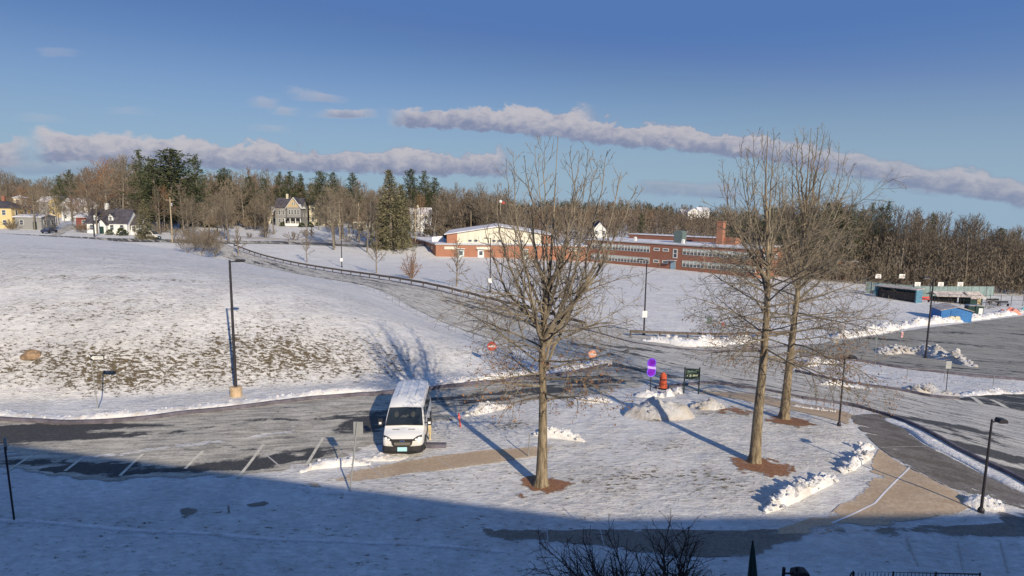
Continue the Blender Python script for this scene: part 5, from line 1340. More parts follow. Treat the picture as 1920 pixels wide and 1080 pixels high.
# ---- gymnasium
gc = AT(817, 185); gz = -3.9
gym = thing('gymnasium', 'low brick gymnasium with a cream upper hall and snowy shallow gable roof', 'building', (gc.x, gc.y, gz), R(3))
GL, GD, GHt = 39., 40., ZAT(817, 459, 185) - gz
SK = .31
def quadp(e): return [(-e - .0, -e), (GL + e, -e), (GL + e, GD + e), (-SK * GD - e, GD + e)]
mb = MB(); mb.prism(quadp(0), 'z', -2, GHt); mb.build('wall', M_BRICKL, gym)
mb = MB(); mb.prism(quadp(.25), 'z', GHt + .002, GHt + .28); ro = mb.build('roof', M_FLASH, gym)
mb = MB(); mb.prism(quadp(-.05), 'z', GHt + .282, GHt + .36); mb.build('roof_snow', M_SNOWROOF, ro)
sx_ = 40. / 1075
hx0, hx1 = (830 - 817) * .162, (1030 - 817) * .162
hw_ = hx1 - hx0; hz = 3.0; rise_ = 2.6; hcx = (hx0 + hx1) / 2 + 1
hall = MB(); hall.box(hcx, 19, GHt + hz / 2, hw_, 30, hz); hall.prism([(hcx - hw_ / 2, GHt + hz), (hcx + hw_ / 2, GHt + hz), (hcx, GHt + hz + rise_)], 'y', 4, 34)
ho = hall.build('upper_hall', M_METALP, gym)
for s in (-1, 1):
    mb = MB(); mb.box(hcx + s * (hw_ / 2 - 1.6), 3.93, GHt + hz / 2 + .1, 3.2, .12, hz + .3); mb.build('brick_pier', M_BRICKL, ho)
mb = MB(); mb.box(hcx - hw_ / 2 - .06, 19, GHt + hz / 2 + .1, .1, 29.8, hz - .3); mb.build('side_panel', M_DKSLATE, ho)
rb = MB(); gable(rb, hw_, 30, GHt + hz, rise_, .8, 'y', .25, hcx, 19); rb.build('hall_roof', M_SNOWROOF, gym)
mb = MB(); mb.box(hcx, 3.9, GHt + .35, hw_ - 6.6, .1, .3); mb.build('trim_band', M_WHITE, gym)
for xg in (-5.2, 2.2, 9.0):
    for dx in (-.9, .9): window(gym, hcx + xg - 3 + dx, GHt + 1.1, 1.3, .9, 'f', -4 + .04, fr=.14, mull=False)
for xg in (8.3 * .55, 34 * .42):
    window(gym, xg, GHt * .78, 4.0, .8, 'f', 0, pm=M_METALP, fr=.12, mull=False)
for xg, m_ in ((7.6, M_BLIND), (13.6, M_WHITE), (27.0, M_BLIND)):
    mb = MB(); mb.box(xg, -.06, 1.35, 1.9, .12, 2.7); o = mb.build('door', m_, gym)
    mb = MB(); mb.box(xg, -.45, 2.95, 2.4, .9, .15); mb.build('door_hood', M_WHITE, gym)
    mb = MB(); mb.box(xg, -.14, 1.6, 1.0, .04, 1.2); mb.build('pane', M_GLASS, o)
la = math.atan2(1, -SK)
for k in range(4):
    y = 5 + k * 4.2; nx_, ny_ = -.955, -.296
    f = MB(); f.box(-SK * y + nx_ * .03, y + ny_ * .03, GHt * .70, 2.0, .10, 1.0, la); o = f.build('window', M_FRAME, gym)
    f = MB(); f.box(-SK * y + nx_ * .09, y + ny_ * .09, GHt * .70, 1.7, .04, .7, la); f.build('pane', M_GLASS, o)
for k, (x, y) in enumerate(((.4, 12), (1.6, 15))):
    mb = MB(); mb.box(0, 0, .7, 2.4, 1.8, 1.4); mb.box(0, 0, 1.45, 1.8, 1.2, .2); mb.build('rooftop_unit', M_SNOWP, gym, (x - 1.2, y, GHt + .3))
wb_ = AT(1497, 178); wh = ZAT(1530, 488, 178) - (-6.2)
wg = thing('brick_wing', 'low brick wing half hidden by the right oak beyond the school end wall', 'building', (wb_.x, wb_.y, -6.2), R(-16))
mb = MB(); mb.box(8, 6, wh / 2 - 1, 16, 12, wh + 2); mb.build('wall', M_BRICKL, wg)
mb = MB(); mb.box(8, 6, wh + .1, 16.4, 12.4, .25); mb.build('roof', M_SNOWROOF, wg)
for k in range(3): window(wg, 3 + 5 * k, wh * .6, 2.4, 1.3, 'f', 0, fr=.15)
lk = thing('link_building', 'low brick link with a snowy roof between gymnasium and school', 'building', (gc.x + GL * .995, gc.y + 1.9, gz), R(3))
mb = MB(); mb.box(3.5, 6, GHt / 2 - 1, 7, 11, GHt + 1.6); mb.build('wall', M_BRICKL, lk)
mb = MB(); mb.box(3.5, 6, GHt + .02, 7.4, 11.4, .3); mb.build('roof', M_SNOWROOF, lk)
window(lk, 3.5, GHt * .72, 3.4, .9, 'f', -.5, pm=M_METALP, fr=.12, mull=False)

# ---- the building the picture is taken from: its roof edge throws the big shadow
ow = thing('brick_block', 'tall brick block behind the viewpoint that shades the near snow', 'building', (0, 0, 0))
fp = [(-60, 13.6), (-30, 6.5), (17, -4.6), (42, -3.3), (42, -22), (-60, -12)]
mb = MB(); mb.prism(fp, 'z', -.5, 13.75); mb.build('wall', M_BRICK, ow)
mb = MB(); mb.prism([(x, y) for x, y in fp], 'z', 13.76, 14.0); mb.build('roof', M_FLASH, ow)
ft = math.atan2(-11.1, 47)
for k in range(12):
    for zc in (3.2, 7.2, 11.0):
        t = (k + .5) / 12; x = -30 + 47 * t; y = 6.5 - 11.1 * t
        if abs(x) < 2 and zc > 10: continue
        f = MB(); f.box(x + .23 * .05, y + .97 * .05, zc, 2.4, .12, 1.9, ft)
        o = f.build('window', M_FRAME, ow)
        p = MB(); p.box(x + .23 * .12, y + .97 * .12, zc, 2.1, .04, 1.6, ft); p.build('pane', M_GLASS, o)

# ------------------------------------------------------------------ lamps, posts, signs
def lamp(px, pb, pt, label, arm=(.9, -.1), plate=None, base=False, r=.085, group=None, bp=None):
    g = G(px, pb); h = ZAT(px, pt, g.y) - g.z
    root = thing('street_lamp', label, 'street lamp', g, 0, group)
    p = MB(); p.tube([(0, 0, -.2), (0, 0, h)], [r, r * .65], 10); p.build('pole', bp or M_STEEL, root)
    a = MB(); ax, ay = arm; a.tube([(0, 0, h - .12), (ax * .55, ay * .55, h - .05)], .035, 6); a.build('arm', M_STEEL, root)
    hd = MB(); L = math.hypot(ax, ay); rz = math.atan2(ay, ax)
    M = Matrix.Translation((ax * .78, ay * .78, h - .03)) @ Matrix.Rotation(rz, 4, 'Z')
    hd.prism([(-L * .38, -.05), (-L * .25, .09), (L * .3, .07), (L * .42, -.02), (L * .35, -.07), (-L * .3, -.08)], 'y', -.16, .16)
    hd.v = [M @ v for v in hd.v]; hd.build('lamp_head', M_STEEL, root)
    ln = MB(); ln.box(.02, 0, -.095, L * .45, .22, .03); ln.v = [M @ v for v in ln.v]; ln.build('lens', M_LAMPW, root)
    ft_ = MB()
    if base: ft_.lathe([(.36, -.3), (.36, .55), (.33, .6)], 14); ft_.build('concrete_base', M_CONCB, root)
    else: ft_.lathe([(r * 2.0, -.1), (r * 2.0, .12), (r * 1.2, .2)], 10); ft_.build('base_cover', M_STEEL, root)
    if plate:
        zz = h * plate; s = MB(); s.box(0, -r - .03, zz, .55, .03, .75); s.build('sign_plate', M_WHITE, root)
    return root
lamp(443, 742, 488, 'tall dark lamp post on a tan concrete base at the foot of the hill', (.75, .1), None, True, .10)
lamp(641, 501, 437, 'lamp post with a small white plate beyond the guardrail, farthest left', (.8, -.2), .22, r=.12)
lamp(919, 548, 446, 'lamp post in front of the gymnasium', (-.9, .0), .22, r=.11)
lamp(1207, 628, 486, 'lamp post with a white plate behind the snow bank at the junction', (-.9, -.1), .28, r=.10)
lamp(1735, 672, 520, 'tall lamp post rising from the snow pile in the parking lot', (-.9, .1), r=.11)
lamp(1573, 798, 668, 'short lamp post right of the two oaks', (.5, -.1), r=.055)
lamp(1839, 960, 786, 'short lamp post in the lower right corner of the lawn, head to the right', (.42, -.05), r=.06, bp=M_STEEL)
lamp(1793, 535, 495, 'thin light pole beside the sports court at right', (-.6, 0), r=.09)
# field lamp extra box
def textmesh(txt, size, mat, name, parent, loc, rot=(math.pi / 2, 0, 0)):
    cu = bpy.data.curves.new(name, 'FONT'); cu.body = txt; cu.size = size; cu.align_x = 'CENTER'; cu.align_y = 'CENTER'
    tmp = bpy.data.objects.new(name, cu); COL.objects.link(tmp)
    dg = bpy.context.evaluated_depsgraph_get(); me = bpy.data.meshes.new_from_object(tmp.evaluated_get(dg))
    bpy.data.objects.remove(tmp)
    me.materials.clear(); me.materials.append(mat)
    o = bpy.data.objects.new(name, me); COL.objects.link(o); o.parent = parent; o.location = loc; o.rotation_euler = rot
    return o
def post(root, base, top, r, mat, name='post'):
    p = MB(); p.tube([Vector((0, 0, -.2)), top], r, 6); return p.build(name, mat, root)
def lean_top(px, pt, g):
    a, b, c = ray(px, pt); t = g.y / b
    return Vector((a * t - g.x, 0, CH + c * t - g.z))
# one way sign
g = G(184, 766); tp = lean_top(170, 671, g)
s = thing('one_way_sign', 'leaning one way sign with a white arrow on black on the hillside', 'sign', g)
post(s, g, tp, .03, M_GALV)
cx_ = tp.x + .42; zc = tp.z + .02
mb = MB(); mb.box(cx_, -.05, zc, .80, .02, .30); mb.build('sign_panel', M_BLACK, s)
mb = MB(); mb.prism([(cx_ - .38, zc), (cx_ - .2, zc + .135), (cx_ - .2, zc + .095), (cx_ + .36, zc + .095), (cx_ + .36, zc - .095), (cx_ - .2, zc - .095), (cx_ - .2, zc - .135)], 'y', -.066, -.062); mb.build('arrow', M_WHITE, s)
textmesh('ONE WAY', .115, M_BLACK, 'lettering', s, (cx_ + .09, -.069, zc))
# grey sign seen from behind
g = G(655, 921); tp = lean_top(670, 792, g)
s = thing('sign_post', 'grey sign seen from the back on a leaning post, left of the van', 'sign', g)
post(s, g, tp, .035, M_SIGNBACK)
mb = MB(); mb.box(tp.x + .02, .05, tp.z - .28, .40, .02, .58); mb.build('sign_panel', M_SIGNBACK, s)
g = G(27, 976); tp = lean_top(9, 838, g)
s = thing('sign_post', 'leaning dark sign post at the lower left edge in the building shadow', 'sign', g)
post(s, g, tp, .035, M_STEEL)
mb = MB(); mb.box(tp.x, .04, tp.z + .1, .12, .02, .5); mb.build('sign_panel', M_SIGNBACK, s)
def disc_sign(px, pb, pt, rad, mat, bar, label, name='do_not_enter_sign', rim=None):
    g = G(px, pb); tp = lean_top(px, pt, g)
    s = thing(name, label, 'sign', g)
    post(s, g, Vector((0, 0, tp.z)), .03, M_GALV)
    def dsk(r, y0, y1, m_, nm):
        mb = MB(); mb.prism([(r * math.cos(2 * math.pi * k / 24), tp.z + r * math.sin(2 * math.pi * k / 24)) for k in range(24)], 'y', y0, y1); return mb.build(nm, m_, s)
    if rim: dsk(rad * 1.15, -.04, -.02, rim, 'rim')
    dsk(rad, -.055, -.041, mat, 'sign_face')
    if bar: mb = MB(); mb.box(0, -.07, tp.z, rad * 1.45, .02, rad * .38); mb.build('bar', bar, s)
    return s
disc_sign(922, 690, 649, .36, M_RED, M_WHITE, 'round red sign with a white bar on the slope behind the left oak')
disc_sign(1110, 690, 664, .33, plain('faded_orange', (.75, .34, .22), .5), M_WHITE, 'orange pink round sign above the snow heap on the corner')
g = G(1219, 738); zt = ZAT(1221, 672, g.y) - g.z
s = thing('do_not_enter_sign', 'tall sign with a painted purple sun glint and a pale bar, left of the orange drum', 'sign', g, R(12))
mb = MB(); mb.tube([(0, 0, -.2), (0, 0, zt - .3)], .03, 6); mb.build('post', M_STEEL, s)
for zc in (zt - .30, zt - .90):  # paired discs: sun glint and its bloom put into colour and shape
    mb = MB(); mb.prism([(.33 * math.cos(t), zc + .34 * math.sin(t)) for t in [2 * math.pi * k / 22 for k in range(22)]], 'y', -.045, -.03); mb.build('rim', M_GLINT_RIM, s)
    mb = MB(); mb.prism([(.26 * math.cos(t), zc + .27 * math.sin(t)) for t in [2 * math.pi * k / 22 for k in range(22)]], 'y', -.06, -.046); mb.build('sign_face', M_GLINT, s)
mb = MB(); mb.prism([(-.29, zt - .48), (.29, zt - .58), (.29, zt - .74), (-.29, zt - .64)], 'y', -.085, -.062); mb.build('bar', plain('sign_glint_bar', (.55, .40, .95), .4), s)  # white bar tinted by the painted glint
# orange drum
g = G(1243, 728); h = ZAT(1243, 699, g.y) - g.z
s = thing('traffic_drum', 'orange traffic drum with pale bands between the purple sign and the dark board', 'traffic drum', g)
mb = MB(); mb.lathe([(.34, -.02), (.34, .06), (.27, .08), (.262, h * .36), (.245, h * .36 + .01), (.235, h * .66), (.22, h * .67), (.205, h * .9), (.13, h * .93), (.12, h), (.04, h + .02)], 18); mb.build('body', M_ORANGE, s, smooth=False)
for z_ in (.22, .54):
    mb = MB(); mb.lathe([(.272 - z_ * .03, h * z_), (.262 - z_ * .03, h * (z_ + .13))], 18, cap=False); mb.build('band', M_WHITE if z_ < .4 else plain('band_dark', (.2, .05, .04), .6), s)
mb = MB(); mb.lathe([(.44, -.04), (.44, .05), (.40, .07)], 14); mb.build('base', M_BLACK, s)
# dark direction board on two posts
g = G(1282, 737); g2 = G(1392 - 1392 + 1312, 733)
zt = ZAT(1283, 690, g.y) - g.z; wdt = (1310 - 1282) / F * g.y * 1.02
s = thing('direction_board', 'dark green board with pale lettering on two posts beside the orange drum', 'sign', g)
for x in (0, wdt): mb = MB(); mb.tube([(x, 0, -.3), (x, 0, zt + .05)], .045, 6); mb.build('post', M_GREENB, s)
mb = MB(); mb.box(wdt / 2, -.05, zt - .38, wdt - .1, .05, .72); mb.build('board', M_GREENB, s)
M_LET = plain('board_letter', (.52, .56, .38), .5); M_LET2 = plain('board_letter_dim', (.22, .32, .25), .5)
mb = MB()
for k in range(7): mb.box(wdt * (.2 + .09 * k), -.08, zt - .20, .055, .01, .11 if k % 3 else .15)
mb.build('upper_lettering', M_LET2, s)
mb = MB(); mb.prism([(wdt * .1, zt - .5), (wdt * .2, zt - .43), (wdt * .2, zt - .57)], 'y', -.085, -.078)
for k, ww in ((.36, .12), (.56, .07), (.65, .06), (.74, .06), (.83, .07)): mb.box(wdt * k, -.08, zt - .5, ww, .01, .15)
mb.build('lower_lettering', M_LET, s)
# plain sign posts
def small_sign(px, pb, pt, w_, h_, mat, label, pm=None, r=.028, dx=0):
    g = G(px, pb); tp = lean_top(px + dx, pt, g); s = thing('sign_post', label, 'sign', g)
    post(s, g, tp, r, pm or M_GALV)
    if w_: mb = MB(); mb.box(tp.x, -.045, tp.z - h_ / 2, w_, .02, h_); mb.build('sign_panel', mat, s)
    return s
small_sign(1330, 646, 594, .55, .8, M_GREYGREEN, 'grey green sign panel behind the snow bank right of the plated lamp')
small_sign(1356, 646, 604, .3, .45, plain('dull_red', (.35, .10, .10), .6), 'narrow dull red sign behind the snow bank left of the middle oak')
small_sign(1774, 733, 677, .45, .62, M_SIGNBACK, 'grey sign on the median near the parking bay', M_STEEL, dx=5)
small_sign(1641, 688, 632, .22, .3, M_GREYGREEN, 'thin post left of the parking lot snow pile', dx=2)
small_sign(1561, 690, 634, .5, .45, M_SIGNBACK, 'pale square sign behind the right oak', dx=7)
small_sign(1556, 762, 712, 0, 0, M_GALV, 'slim bare stake on the lawn edge left of the short lamp', r=.03, dx=14)
small_sign(990, 856, 815, .0, 0, M_GALV, 'thin grey stake left of the left oak trunk', r=.03, dx=3)
small_sign(806, 824, 794, .16, .55, M_TAN, 'beige post with a small plate beside the van mirror', M_TAN, r=.06)
small_sign(1688, 642, 622, .25, .75, plain('pink_marker', (.75, .42, .42), .6), 'leaning pink and white marker by the parking lot', dx=4)
small_sign(430, 960, 948, 0, 0, M_STEEL, 'short dark stub in the shaded snow at the lower left', r=.04, dx=-2)
g = G(864, 800); s = thing('marker_stake', 'short red marker stake right of the van', 'stake', g)
mb = MB(); mb.tube([(0, 0, -.1), (-.12, 0, .78)], .045, 6); mb.build('stake', M_RED, s)
mb = MB(); mb.box(-.08, -.02, .55, .14, .12, .14); mb.build('reflector', plain('pink_red', (.7, .2, .2), .5), s)
# kerb stop pieces right of the van
g = G(818, 838); mb = MB(); mb.box(0, 0, .08, 1.0, .3, .22); mb.box(-.7, .25, .12, .3, .5, .25)
tag(mb.build('debris_block', M_KERB, loc=g), 'dark flat blocks lying in the snow right of the van wheel', 'block')
# boulder on the hill
g = G(60, 668); mb = MB(); N = 14
for i in range(N + 1):
    for k in range(18):
        t = math.pi / 2 * i / N; a = 2 * math.pi * k / 18; rr = 1 + .22 * mnoise.noise(Vector((math.cos(a) * 1.4, math.sin(a) * 1.4, i * .25)))
        mb.v.append(Vector((math.cos(a) * math.cos(t) * .62 * rr, math.sin(a) * math.cos(t) * .5 * rr, math.sin(t) * .55 * rr - .12)))
for i in range(N):
    for k in range(18): mb.f.append((i * 18 + k, i * 18 + (k + 1) % 18, (i + 1) * 18 + (k + 1) % 18, (i + 1) * 18 + k))
tag(mb.build('boulder', M_ROCK, loc=g), 'brown boulder poking out of the snowy hillside at the left', 'boulder')
# utility poles
for px, pb, pt, lb, top in [(322, 440, 370, 'wooden utility pole right of the white van on the hill road', 1), (673, 446, 380, 'wooden utility pole left of the small bungalow', 1), (637, 446, 376, 'wooden utility pole by the cream house', 1), (779, 448, 392, 'wooden utility pole before the white two storey house', 1), (883, 425, 395, 'wooden pole rising behind the gymnasium roof', 0), (938, 425, 378, 'tall pale mast with a white and red top behind the gymnasium', 2), (176, 440, 385, 'slim dark pole left of the cape house', 0)]:
    Y = {322: 158, 673: 205, 637: 206, 779: 212, 883: 222, 938: 224, 176: 160}[px]; b = AT(px, Y); h = ZAT(px, pt, Y) - b.z
    s = thing('utility_pole', lb, 'utility pole', b)
    mb = MB(); mb.tube([(0, 0, -.5), (0, 0, h)], [.2, .13], 8); mb.build('pole', M_UTIL if px != 176 else M_STEEL, s)
    if top == 1:
        mb = MB(); mb.box(0, 0, h - .7, 2.2, .12, .14); mb.build('crossarm', M_UTIL, s)
    if top == 2:
        mb = MB(); mb.lathe([(.1, h - .6), (.55, h - .3), (.6, h + .3), (.2, h + .6)], 10); mb.build('beacon', M_WHITE, s)
        mb = MB(); mb.box(1.1, 0, h - .4, 1.2, .4, .8); mb.build('flag', M_RED, s)
    elif px in (322, 673): mb = MB(); mb.lathe([(.22, h - 2.2), (.22, h - 1.4)], 8, (.35, 0, 0)); mb.build('transformer', M_GALV, s)

# ------------------------------------------------------------------ guardrail and fences
gpl = off_line([Vector((p.x, p.y, 0)) for p in WBN[1:]], 1.0)
gp = [Vector((p.x, p.y, T(p.x, p.y))) for p in resample(smooth_poly(gpl, 4, False), .5) if p.x < 9]
def fence_run(name, label, cat, pts, spacing, hgt, postm, railm, rails, pr=.09, rail_h=.16, rail_t=.08, rname='rail', sub=1):
    root = thing(name, label, cat, pts[0]); o0 = pts[0]
    acc = 0; proto = None; last = None; P = []
    for a, b in zip(pts, pts[1:]):
        if last is None or acc >= spacing: P.append(a); acc = 0; last = a
        acc += (b - a).length
    P.append(pts[-1])
    for p in P:
        if proto is None:
            mb = MB(); mb.tube([(0, 0, -.3), (0, 0, hgt)], pr, 6); proto = mb.build('post', postm, root); o = proto
        else: o = proto.copy(); COL.objects.link(o); o.parent = root
        o.location = p - o0
    for z in rails:
        mb = MB()
        for a, b in zip(pts[::sub], pts[sub::sub]):
            d = (b - a); d.z = 0; d.normalize(); n = Vector((-d.y, d.x, 0)) * (rail_t / 2); up = Vector((0, 0, rail_h / 2)); zc = Vector((0, 0, z))
            A, B = a - o0 + zc, b - o0 + zc
            mb.add([A - n - up, A + n - up, A + n + up, A - n + up, B - n - up, B + n - up, B + n + up, B - n + up], [(0, 1, 5, 4), (1, 2, 6, 5), (2, 3, 7, 6), (3, 0, 4, 7)])
        mb.build(rname, railm, root, fix=False)
    return root
fence_run('guardrail', 'long dark wooden guardrail along the far side of the through road', 'guardrail', gp, 3.6, .75, M_WOODRAIL, M_WOODRAIL, (.62,), .11, .34, .12)
gp2 = resample(W([(1182, 631), (1260, 634), (1340, 636), (1420, 634), (1480, 630)]), .5)
fence_run('guardrail', 'short weathered guardrail stretch behind the junction snow bank', 'guardrail', gp2, 3.4, .7, M_WOODRAIL, M_WOODRAIL, (.6,), .1, .28, .1)
gp3 = [Vector((p.x, p.y, T(p.x, p.y))) for p in resample(smooth_poly(off_line(WBS[1:11], -1.6), 4, False), .6)]
fence_run('wire_fence', 'thin wire fence on steel posts along the top edge of the hillside', 'fence', gp3, 3.0, 1.15, M_GALV, M_GALV, (1.1, .6), .03, .02, .02, 'wire')
gp4 = resample(smooth_poly(W([(560, 520), (640, 540), (700, 558), (780, 586), (860, 618), (930, 648)]), 4, False), .6)
gp5 = resample(W([(1700, 712), (1770, 716), (1826, 722), (1880, 727), (1960, 732)]), .6)
fence_run('wire_fence', 'thin wire fence on slim posts on the snowy median', 'fence', gp5, 3.6, 1.1, M_GALV, M_GALV, (1.05,), .03, .025, .02, 'wire')
gp6 = resample([AT(-40, 141), AT(150, 142), AT(260, 146), AT(420, 153), AT(540, 166), AT(680, 180)], 2.)
fence_run('rail_fence', 'low dark rail fence along the near edge of the main street', 'fence', [Vector((p.x, p.y, T(p.x, p.y))) for p in [AT(380, 163 + 10), AT(450, 172 + 10), AT(540, 186), AT(640, 196), AT(740, 204), AT(830, 210)]], 3.0, .9, M_WOODRAIL, M_WOODRAIL, (.8, .45), .08, .14, .06)

# ------------------------------------------------------------------ sports ground on the right
def GZ(px, py): return G(px, py)
# blue shed
g = G(1777, 601); Ys = g.y
s = thing('storage_shed', 'bright blue storage shed with a snowy gable roof at the right', 'shed', g, R(-14))
sw_, sd_, shh = 4.5, 4.4, ZAT(1777, 582, Ys) - g.z
mb = MB(); mb.box(1.2, sd_ / 2, shh / 2 - .3, sw_, sd_, shh + .6); mb.prism([(-1.05, shh), (3.45, shh), (1.2, shh + .6)], 'y', 0, sd_); mb.v = mb.v; mb.build('wall', M_BLUE, s)
mb = MB(); gable(mb, sw_, sd_, shh, .6, .25, 'y', .1, 1.2, sd_ / 2); mb.build('roof', M_SHEDROOF, s)
mb = MB(); mb.box(1.2, -.03, .9, 1.7, .05, 1.8); mb.build('door', plain('shed_blue_door', (.05, .17, .42), .6), s)
for i, px in enumerate((1783, 1793)):
    g2 = G(px, 603); mb = MB(); mb.box(0, 0, .38, .85, .6, .76); mb.prism([(-.38, .76), (.38, .76), (.25, .92), (-.25, .92)], 'y', -.25, .25)
    tag(mb.build('utility_box', M_CREAM, loc=g2), ['left', 'right'][i] + ' cream utility box in front of the blue shed', 'utility box')
# dark green bins behind the shed
for i, (px, pb, pt, w_) in enumerate([(1821, 592, 574, 1.9), (1831, 593, 574, 1.3)]):
    g2 = G(px, pb); h = ZAT(px, pt, g2.y) - g2.z; s = thing('portable_toilet', ['dark green cabin right of the blue shed', 'dark cabin with a white door right of the blue shed'][i], 'cabin', g2, R(-10))
    mb = MB(); mb.box(0, 0, h / 2 - .1, w_, 1.4, h + .2); mb.build('body', M_DKGREEN, s)
    mb = MB(); mb.prism([(-w_ / 2 - .05, h + .1), (w_ / 2 + .05, h + .1), (w_ / 2 - .2, h + .25), (-w_ / 2 + .2, h + .25)], 'y', -.75, .75); mb.build('roof', M_GALV, s)
    mb = MB(); mb.box(.15 if i == 0 else .2, -.72, h * .45, w_ * .5, .06, h * .8); mb.build('door', M_WHITE if i else M_DKGREEN, s)
# dugout
g = G(1640, 556); g2 = G(1716, 568); d = Vector((g2.x - g.x, g2.y - g.y, 0)); L = d.length
s = thing('dugout', 'long blue dugout with a dark open front and snowy flat roof', 'dugout', g, math.atan2(d.y, d.x))
hh = ZAT(1716, 545, g2.y) - g2.z
zoff = (g2.z - g.z)
mb = MB(); mb.box(L, 1.4, hh / 2 + zoff - .2, .2, 3.0, hh + .6); mb.box(0, 1.4, hh / 2 - .6, .2, 3.0, hh + 1.4); mb.box(L / 2, 2.85, hh / 2 + zoff - .2, L - .2, .15, hh + .8); mb.build('wall', M_TEALB, s)
mb = MB(); mb.box(L / 2, 1.3, hh + zoff + .2, L + .6, 3.6, .18); mb.build('roof', M_SHEDROOF, s)
mb = MB(); mb.box(L / 2, 1.9, .8 + zoff * .5, L - .6, 1.5, 1.9); mb.build('interior_shade', M_WOODRAIL, s)  # dark block stands in for the shade inside the dugout
for k in range(1, 4): mb = MB(); mb.tube([(L * k / 4, 0, zoff - .4), (L * k / 4, 0, hh + zoff + .1)], .06, 6); mb.build('post', M_STEEL, s)
mb = MB(); mb.box(L / 2, -.05, .9 + zoff * .6, L - .3, .05, .06); mb.box(L / 2, -.05, .4 + zoff * .6, L - .3, .05, .06); mb.build('front_rail', M_STEEL, s)
# court windscreen fence
pf = [G(1622, 549), G(1645, 552), G(1711, 560), G(1742, 560), G(1862, 555)]
def screen(name, label, pts, z0, pt_list, mat):
    root = thing(name, label, 'fence', pts[0]); o0 = pts[0]; tops = []
    mb = MB(); pm_ = MB()
    for p, (px, pt) in zip(pts, pt_list): tops.append(ZAT(px, pt, p.y))
    for i in range(len(pts) - 1):
        a, b = pts[i] - o0, pts[i + 1] - o0
        za, zb_ = tops[i] - o0.z, tops[i + 1] - o0.z
        mb.quad(Vector((a.x, a.y, a.z)), Vector((b.x, b.y, b.z)), Vector((b.x, b.y, zb_)), Vector((a.x, a.y, za)))
        n = max(2, int((b - a).length / 4))
        for k in range(n + 1):
            q = a.lerp(b, k / n); zt_ = za + (zb_ - za) * k / n
            pb_ = MB(); pb_.tube([(q.x, q.y - .1, q.z - .3), (q.x, q.y - .1, zt_ + .15)], .06, 5); pb_.build('post', M_GALV, root)
    mb.build('mesh_panel', mat, root)
    return root
screen('court_fence', 'tall grey green screened fence around the sports court', pf, 0, [(1622, 528), (1645, 530), (1711, 536), (1742, 537), (1862, 537)], M_TEAL)
for i, px_py in enumerate([(1655, 518), (1700, 518), (1731, 533), (1775, 533), (1812, 533)]):
    px, py = px_py; Y = YF + 3; b = AT(px, Y); z = ZAT(px, py, Y)
    s = thing('basketball_hoop', ['first', 'second', 'third', 'fourth', 'fifth'][i] + ' basketball backboard from the left above the court fence', 'basketball hoop', b, 0, 'basketball backboards behind the court fence')
    mb = MB(); mb.tube([(0, .6, -.2), (0, .6, z - b.z - .2), (0, .1, z - b.z)], .09, 6); mb.build('post', M_STEEL, s)
    mb = MB(); mb.box(0, 0, z - b.z, 1.5, .08, 1.1); mb.build('backboard', M_WHITE, s)
    mb = MB()
    for x0, z0, sx2, sz2 in ((0, .15, .6, .05), (0, -.2, .6, .05), (-.28, -.03, .05, .35), (.28, -.03, .05, .35)): mb.box(x0, -.05, z - b.z + z0, sx2, .02, sz2)
    mb.build('target_square', M_STEEL, s)
    mb = MB(); mb.tube([(.22 * math.cos(t), -.28 + .22 * math.sin(t), z - b.z - .35) for t in [2 * math.pi * k / 10 for k in range(11)]], .025, 4); mb.build('rim', M_RED, s)
# open chain link fence in front of the court
fp_ = resample(W([(1716, 569), (1760, 572), (1800, 573), (1850, 573), (1905, 573), (1990, 574)]), 1.)
for p in fp_: p.z = T(p.x, p.y)
fence_run('chain_link_fence', 'open chain link fence with slim posts behind the blue shed', 'fence', fp_, 3.4, 2.4, M_STEEL, M_STEEL, (2.3, 1.2), .05, .04, .03, 'wire')
# canopies / field house behind the shed
g = G(1775, 567); s = thing('field_shelter', 'low open shelter with a snowy brown roof behind the blue shed', 'shelter', g, R(-4))
for x in (-3.2, 0, 3.2):
    for y in (-1.5, 1.5): mb = MB(); mb.tube([(x * .85, y * .9, -.3), (x * .85, y * .9, 1.7)], .09, 6); mb.build('post', M_STEEL, s)
mb = MB(); gable(mb, 6.0, 3.2, 1.7, .7, .4, 'x', .12); mb.build('roof', M_SHEDROOF, s)
mb = MB(); mb.box(0, .8, .6, 4.6, 1.2, 1.2); mb.build('dark_block', M_BLACK, s)  # plain black block under the roof
g = G(1819, 571); s = thing('field_shelter', 'dark hut with a snowy peaked roof right of the low shelter', 'shelter', g, R(12))
mb = MB(); mb.box(0, 0, .8, 3.2, 2.8, 2.0); mb.build('wall', M_DKGREEN, s)
mb = MB(); gable(mb, 3.2, 2.8, 1.8, .95, .4, 'x', .15); mb.build('roof', M_SHEDROOF, s)
mb = MB(); mb.box(.6, -1.44, .8, .9, .06, 1.5); mb.build('door', M_TAN, s)
for i, (px, Y) in enumerate(((1668, 0), (1681, 0))):
    g = G(px, 556); Y = g.y; s = thing('batting_frame', ['left', 'right'][i] + ' cream padded frame behind the blue dugout', 'frame', g)
    h = ZAT(px, 536 + i, Y) - g.z
    mb = MB(); mb.box(-.7, 0, h / 2, .35, .35, h); mb.box(.7, 0, h / 2, .35, .35, h); mb.box(0, 0, h - .2, 1.1, .35, .4); mb.build('padded_frame', M_TAN, s)
    mb = MB(); mb.box(0, .1, h * .35, 1.05, .05, h * .5); mb.build('net', M_BLACK, s)
